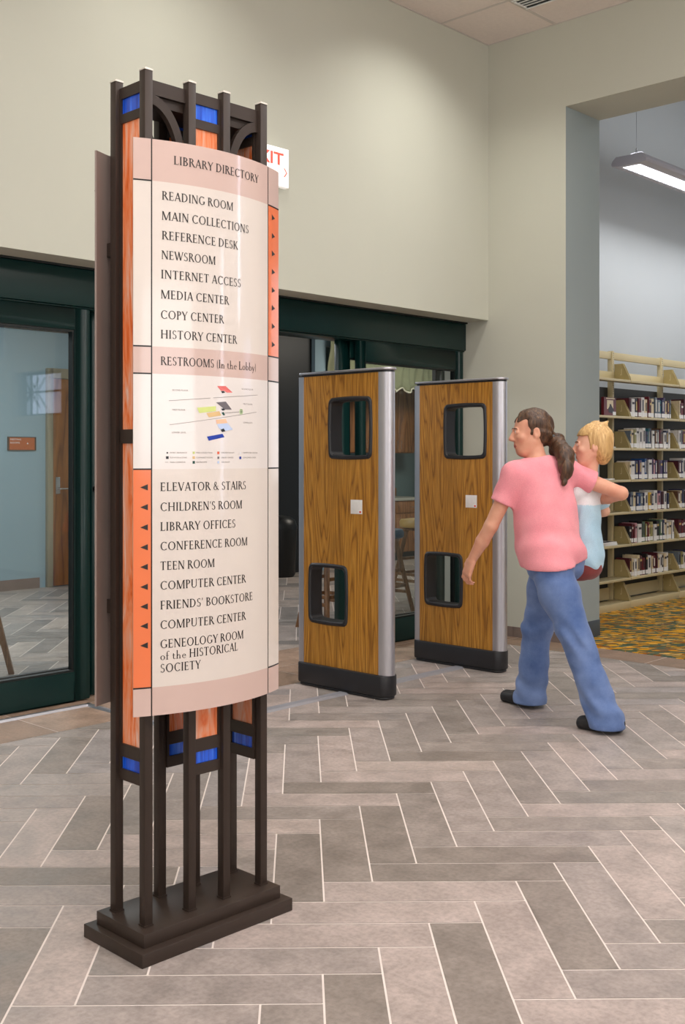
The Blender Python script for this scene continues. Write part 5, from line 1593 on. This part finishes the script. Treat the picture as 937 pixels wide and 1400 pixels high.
# hair with a ponytail
r_, f_, u_ = frame3(fwd_head)
HP = lambda a, b, c: HEAD + 1.03 * (a * r_ + b * f_ + c * u_)
V = Vol(HEAD - .34, HEAD + .22, .005)
V.ell(HP(0, -.020, .036), A(.084, .103, .098), .02, [r_, f_, u_])
V.ell(HP(0, -.055, -.010), A(.072, .060, .070), .03, [r_, f_, u_])
hair_cut(V, HEAD, fwd_head, 1.03)      # face stays clear
V.ell(HP(0, .02, -.15), A(.085, .10, .07), .01, [r_, f_, u_], sub=True)
V.chain([HP(0, -.095, -.035), HP(.005, -.135, -.050), A(.055, -.055, 1.395), A(.010, -.090, 1.320), A(-.015, -.092, 1.235)], [.030, .040, .046, .036, .010], .02)
V.ell(HP(.02, -.142, -.09), A(.045, .040, .060), .02)
V.warp(lambda X, Y, Z: .0035 * np.sin(120 * (X * r_[0] + Y * r_[1]) + 18 * Z + 6 * np.sin(25 * Z)) + .0025 * np.sin(90 * Y + 70 * X + 30 * Z))
net_obj('hair', V, [HAIR], person, None, 1)
b = MB(); b.lathe([(.030, -.010), (.038, -.006), (.038, .006), (.030, .010)], 18)
hb = b.build('hair_tie', M['black2'], person, smooth=True)
hb.rotation_mode = 'QUATERNION'; hb.rotation_quaternion = Vector(tuple(-f_)).to_track_quat('Z', 'Y'); hb.location = tuple(HP(0, -.112, -.042))

# ---------------------------------------------------------------- carried child
child = empty('person', (-2.07 + .295, -1.87 - .045, .72))
tag(child, 'blonde toddler in light blue top carried on the right hip of the woman', 'person')
CHD = A(.0, -.030, .722)
cf = A(-.60, .80, .0)
V = Vol((-.3, -.24, -.36), (.26, .42, .95), .005)
V.ell(A(0, 0, .20), A(.085, .065, .16), .04); V.ell(A(0, .005, .38), A(.088, .062, .13), .04); V.ell(A(0, .0, .07), A(.09, .075, .08), .04)
SL, SR2 = A(-.095, .01, .475), A(.100, -.01, .475)
V.cap(SL, SR2, .036, .036, .03); V.cap(A(0, -.01, .49), CHD + A(0, .0, -.07), .040, .040, .02)
PC = add_head(V, CHD, cf, .92)
V.chain([SL, A(-.15, .10, .43), A(-.13, .19, .48)], [.032, .027, .019], .02); add_hand(V, A(-.13, .19, .48), A(.1, .6, .3), A(.2, .2, -1), .55, 1, .4)
V.chain([SR2, A(.155, -.02, .36), A(.135, .10, .31)], [.032, .027, .019], .02); add_hand(V, A(.135, .10, .31), A(-.4, .7, -.1), A(-.8, -.3, -.1), .55, -1, .5)
for sx in (-1, 1):
    V.chain([A(sx * .05, .02, .05), A(sx * .062, .215, .035)], [.056, .040], .03); V.chain([A(sx * .062, .215, .035), A(sx * .06, .24, -.10), A(sx * .06, .235, -.20)], [.040, .038, .025], .02)
    V.cap(A(sx * .06, .225, -.225), A(sx * .062, .30, -.235), .026, .020, .02)
net_obj('body', V, [SKC, EYE, IRIS, LIP, BROW], child, zone_label(head_marks(PC, .92)), 1)
V = Vol((-.24, -.2, .0), (.24, .2, .62), .005)
V.ell(A(0, 0, .20), A(.100, .080, .17), .04); V.ell(A(0, .005, .38), A(.100, .074, .14), .04); V.ell(A(0, 0, .10), A(.108, .090, .09), .04)
V.cap(SL, SR2, .047, .047, .03); V.cap(SL, A(-.128, .065, .445), .046, .043, .02); V.cap(SR2, A(.136, -.016, .405), .046, .043, .02)
V.ell(A(0, -.01, .545), A(.055, .055, .05), .01, sub=True)
V.warp(lambda X, Y, Z: .003 * np.sin(45 * Z + 20 * X + 5 * np.sin(30 * Y)) + .0015 * np.sin(80 * X + 60 * Y))
V.plane((.05, .1, -1), (0, 0, .055))
net_obj('shirt', V, [LBLUE, WHITEC], child, lambda c: (c[:, 2] > .40).astype(int), 1)
V = Vol((-.2, -.2, -.1), (.2, .32, .22), .005)
V.ell(A(0, 0, .075), A(.100, .084, .085), .04)
for sx in (-1, 1): V.cap(A(sx * .05, .02, .05), A(sx * .060, .165, .040), .066, .058, .03)
V.plane((0, 1, 0), (0, .165, 0)); V.plane((0, 0, 1), (0, 0, .125))
net_obj('shorts', V, [SHORTS], child, None, 1)
for sx in (-1, 1):
    V = Vol((sx * .06 - .06, .15, -.29), (sx * .06 + .06, .36, -.17), .004)
    V.cap(A(sx * .06, .225, -.232), A(sx * .062, .305, -.240), .032, .027, .02); V.plane((0, 0, 1), (0, 0, -.205)); V.plane((0, 0, -1), (0, 0, -.268))
    net_obj('shoe', V, [M['white']], child, None, 1)
rc, fc, uc = frame3(cf)
CP = lambda a, b, c: CHD + .92 * (a * rc + b * fc + c * uc)
V = Vol(CHD - .2, CHD + .2, .004)
V.ell(CP(0, -.022, .040), .92 * A(.088, .108, .102), .02, [rc, fc, uc]); V.ell(CP(0, -.060, -.030), .92 * A(.078, .062, .080), .03, [rc, fc, uc])
hair_cut(V, CHD, cf, .92)
V.cap(CP(0, -.06, .115), CP(.02, -.10, .150), .022, .006, .02); V.cap(CP(.02, -.02, .13), CP(.05, -.05, .155), .018, .004, .02)
V.warp(lambda X, Y, Z: .002 * np.sin(130 * X + 60 * Y + 3 * np.sin(20 * Z)) + .0015 * np.sin(95 * Y + 40 * X - 20 * Z))
net_obj('hair', V, [HAIRC], child, None, 1)
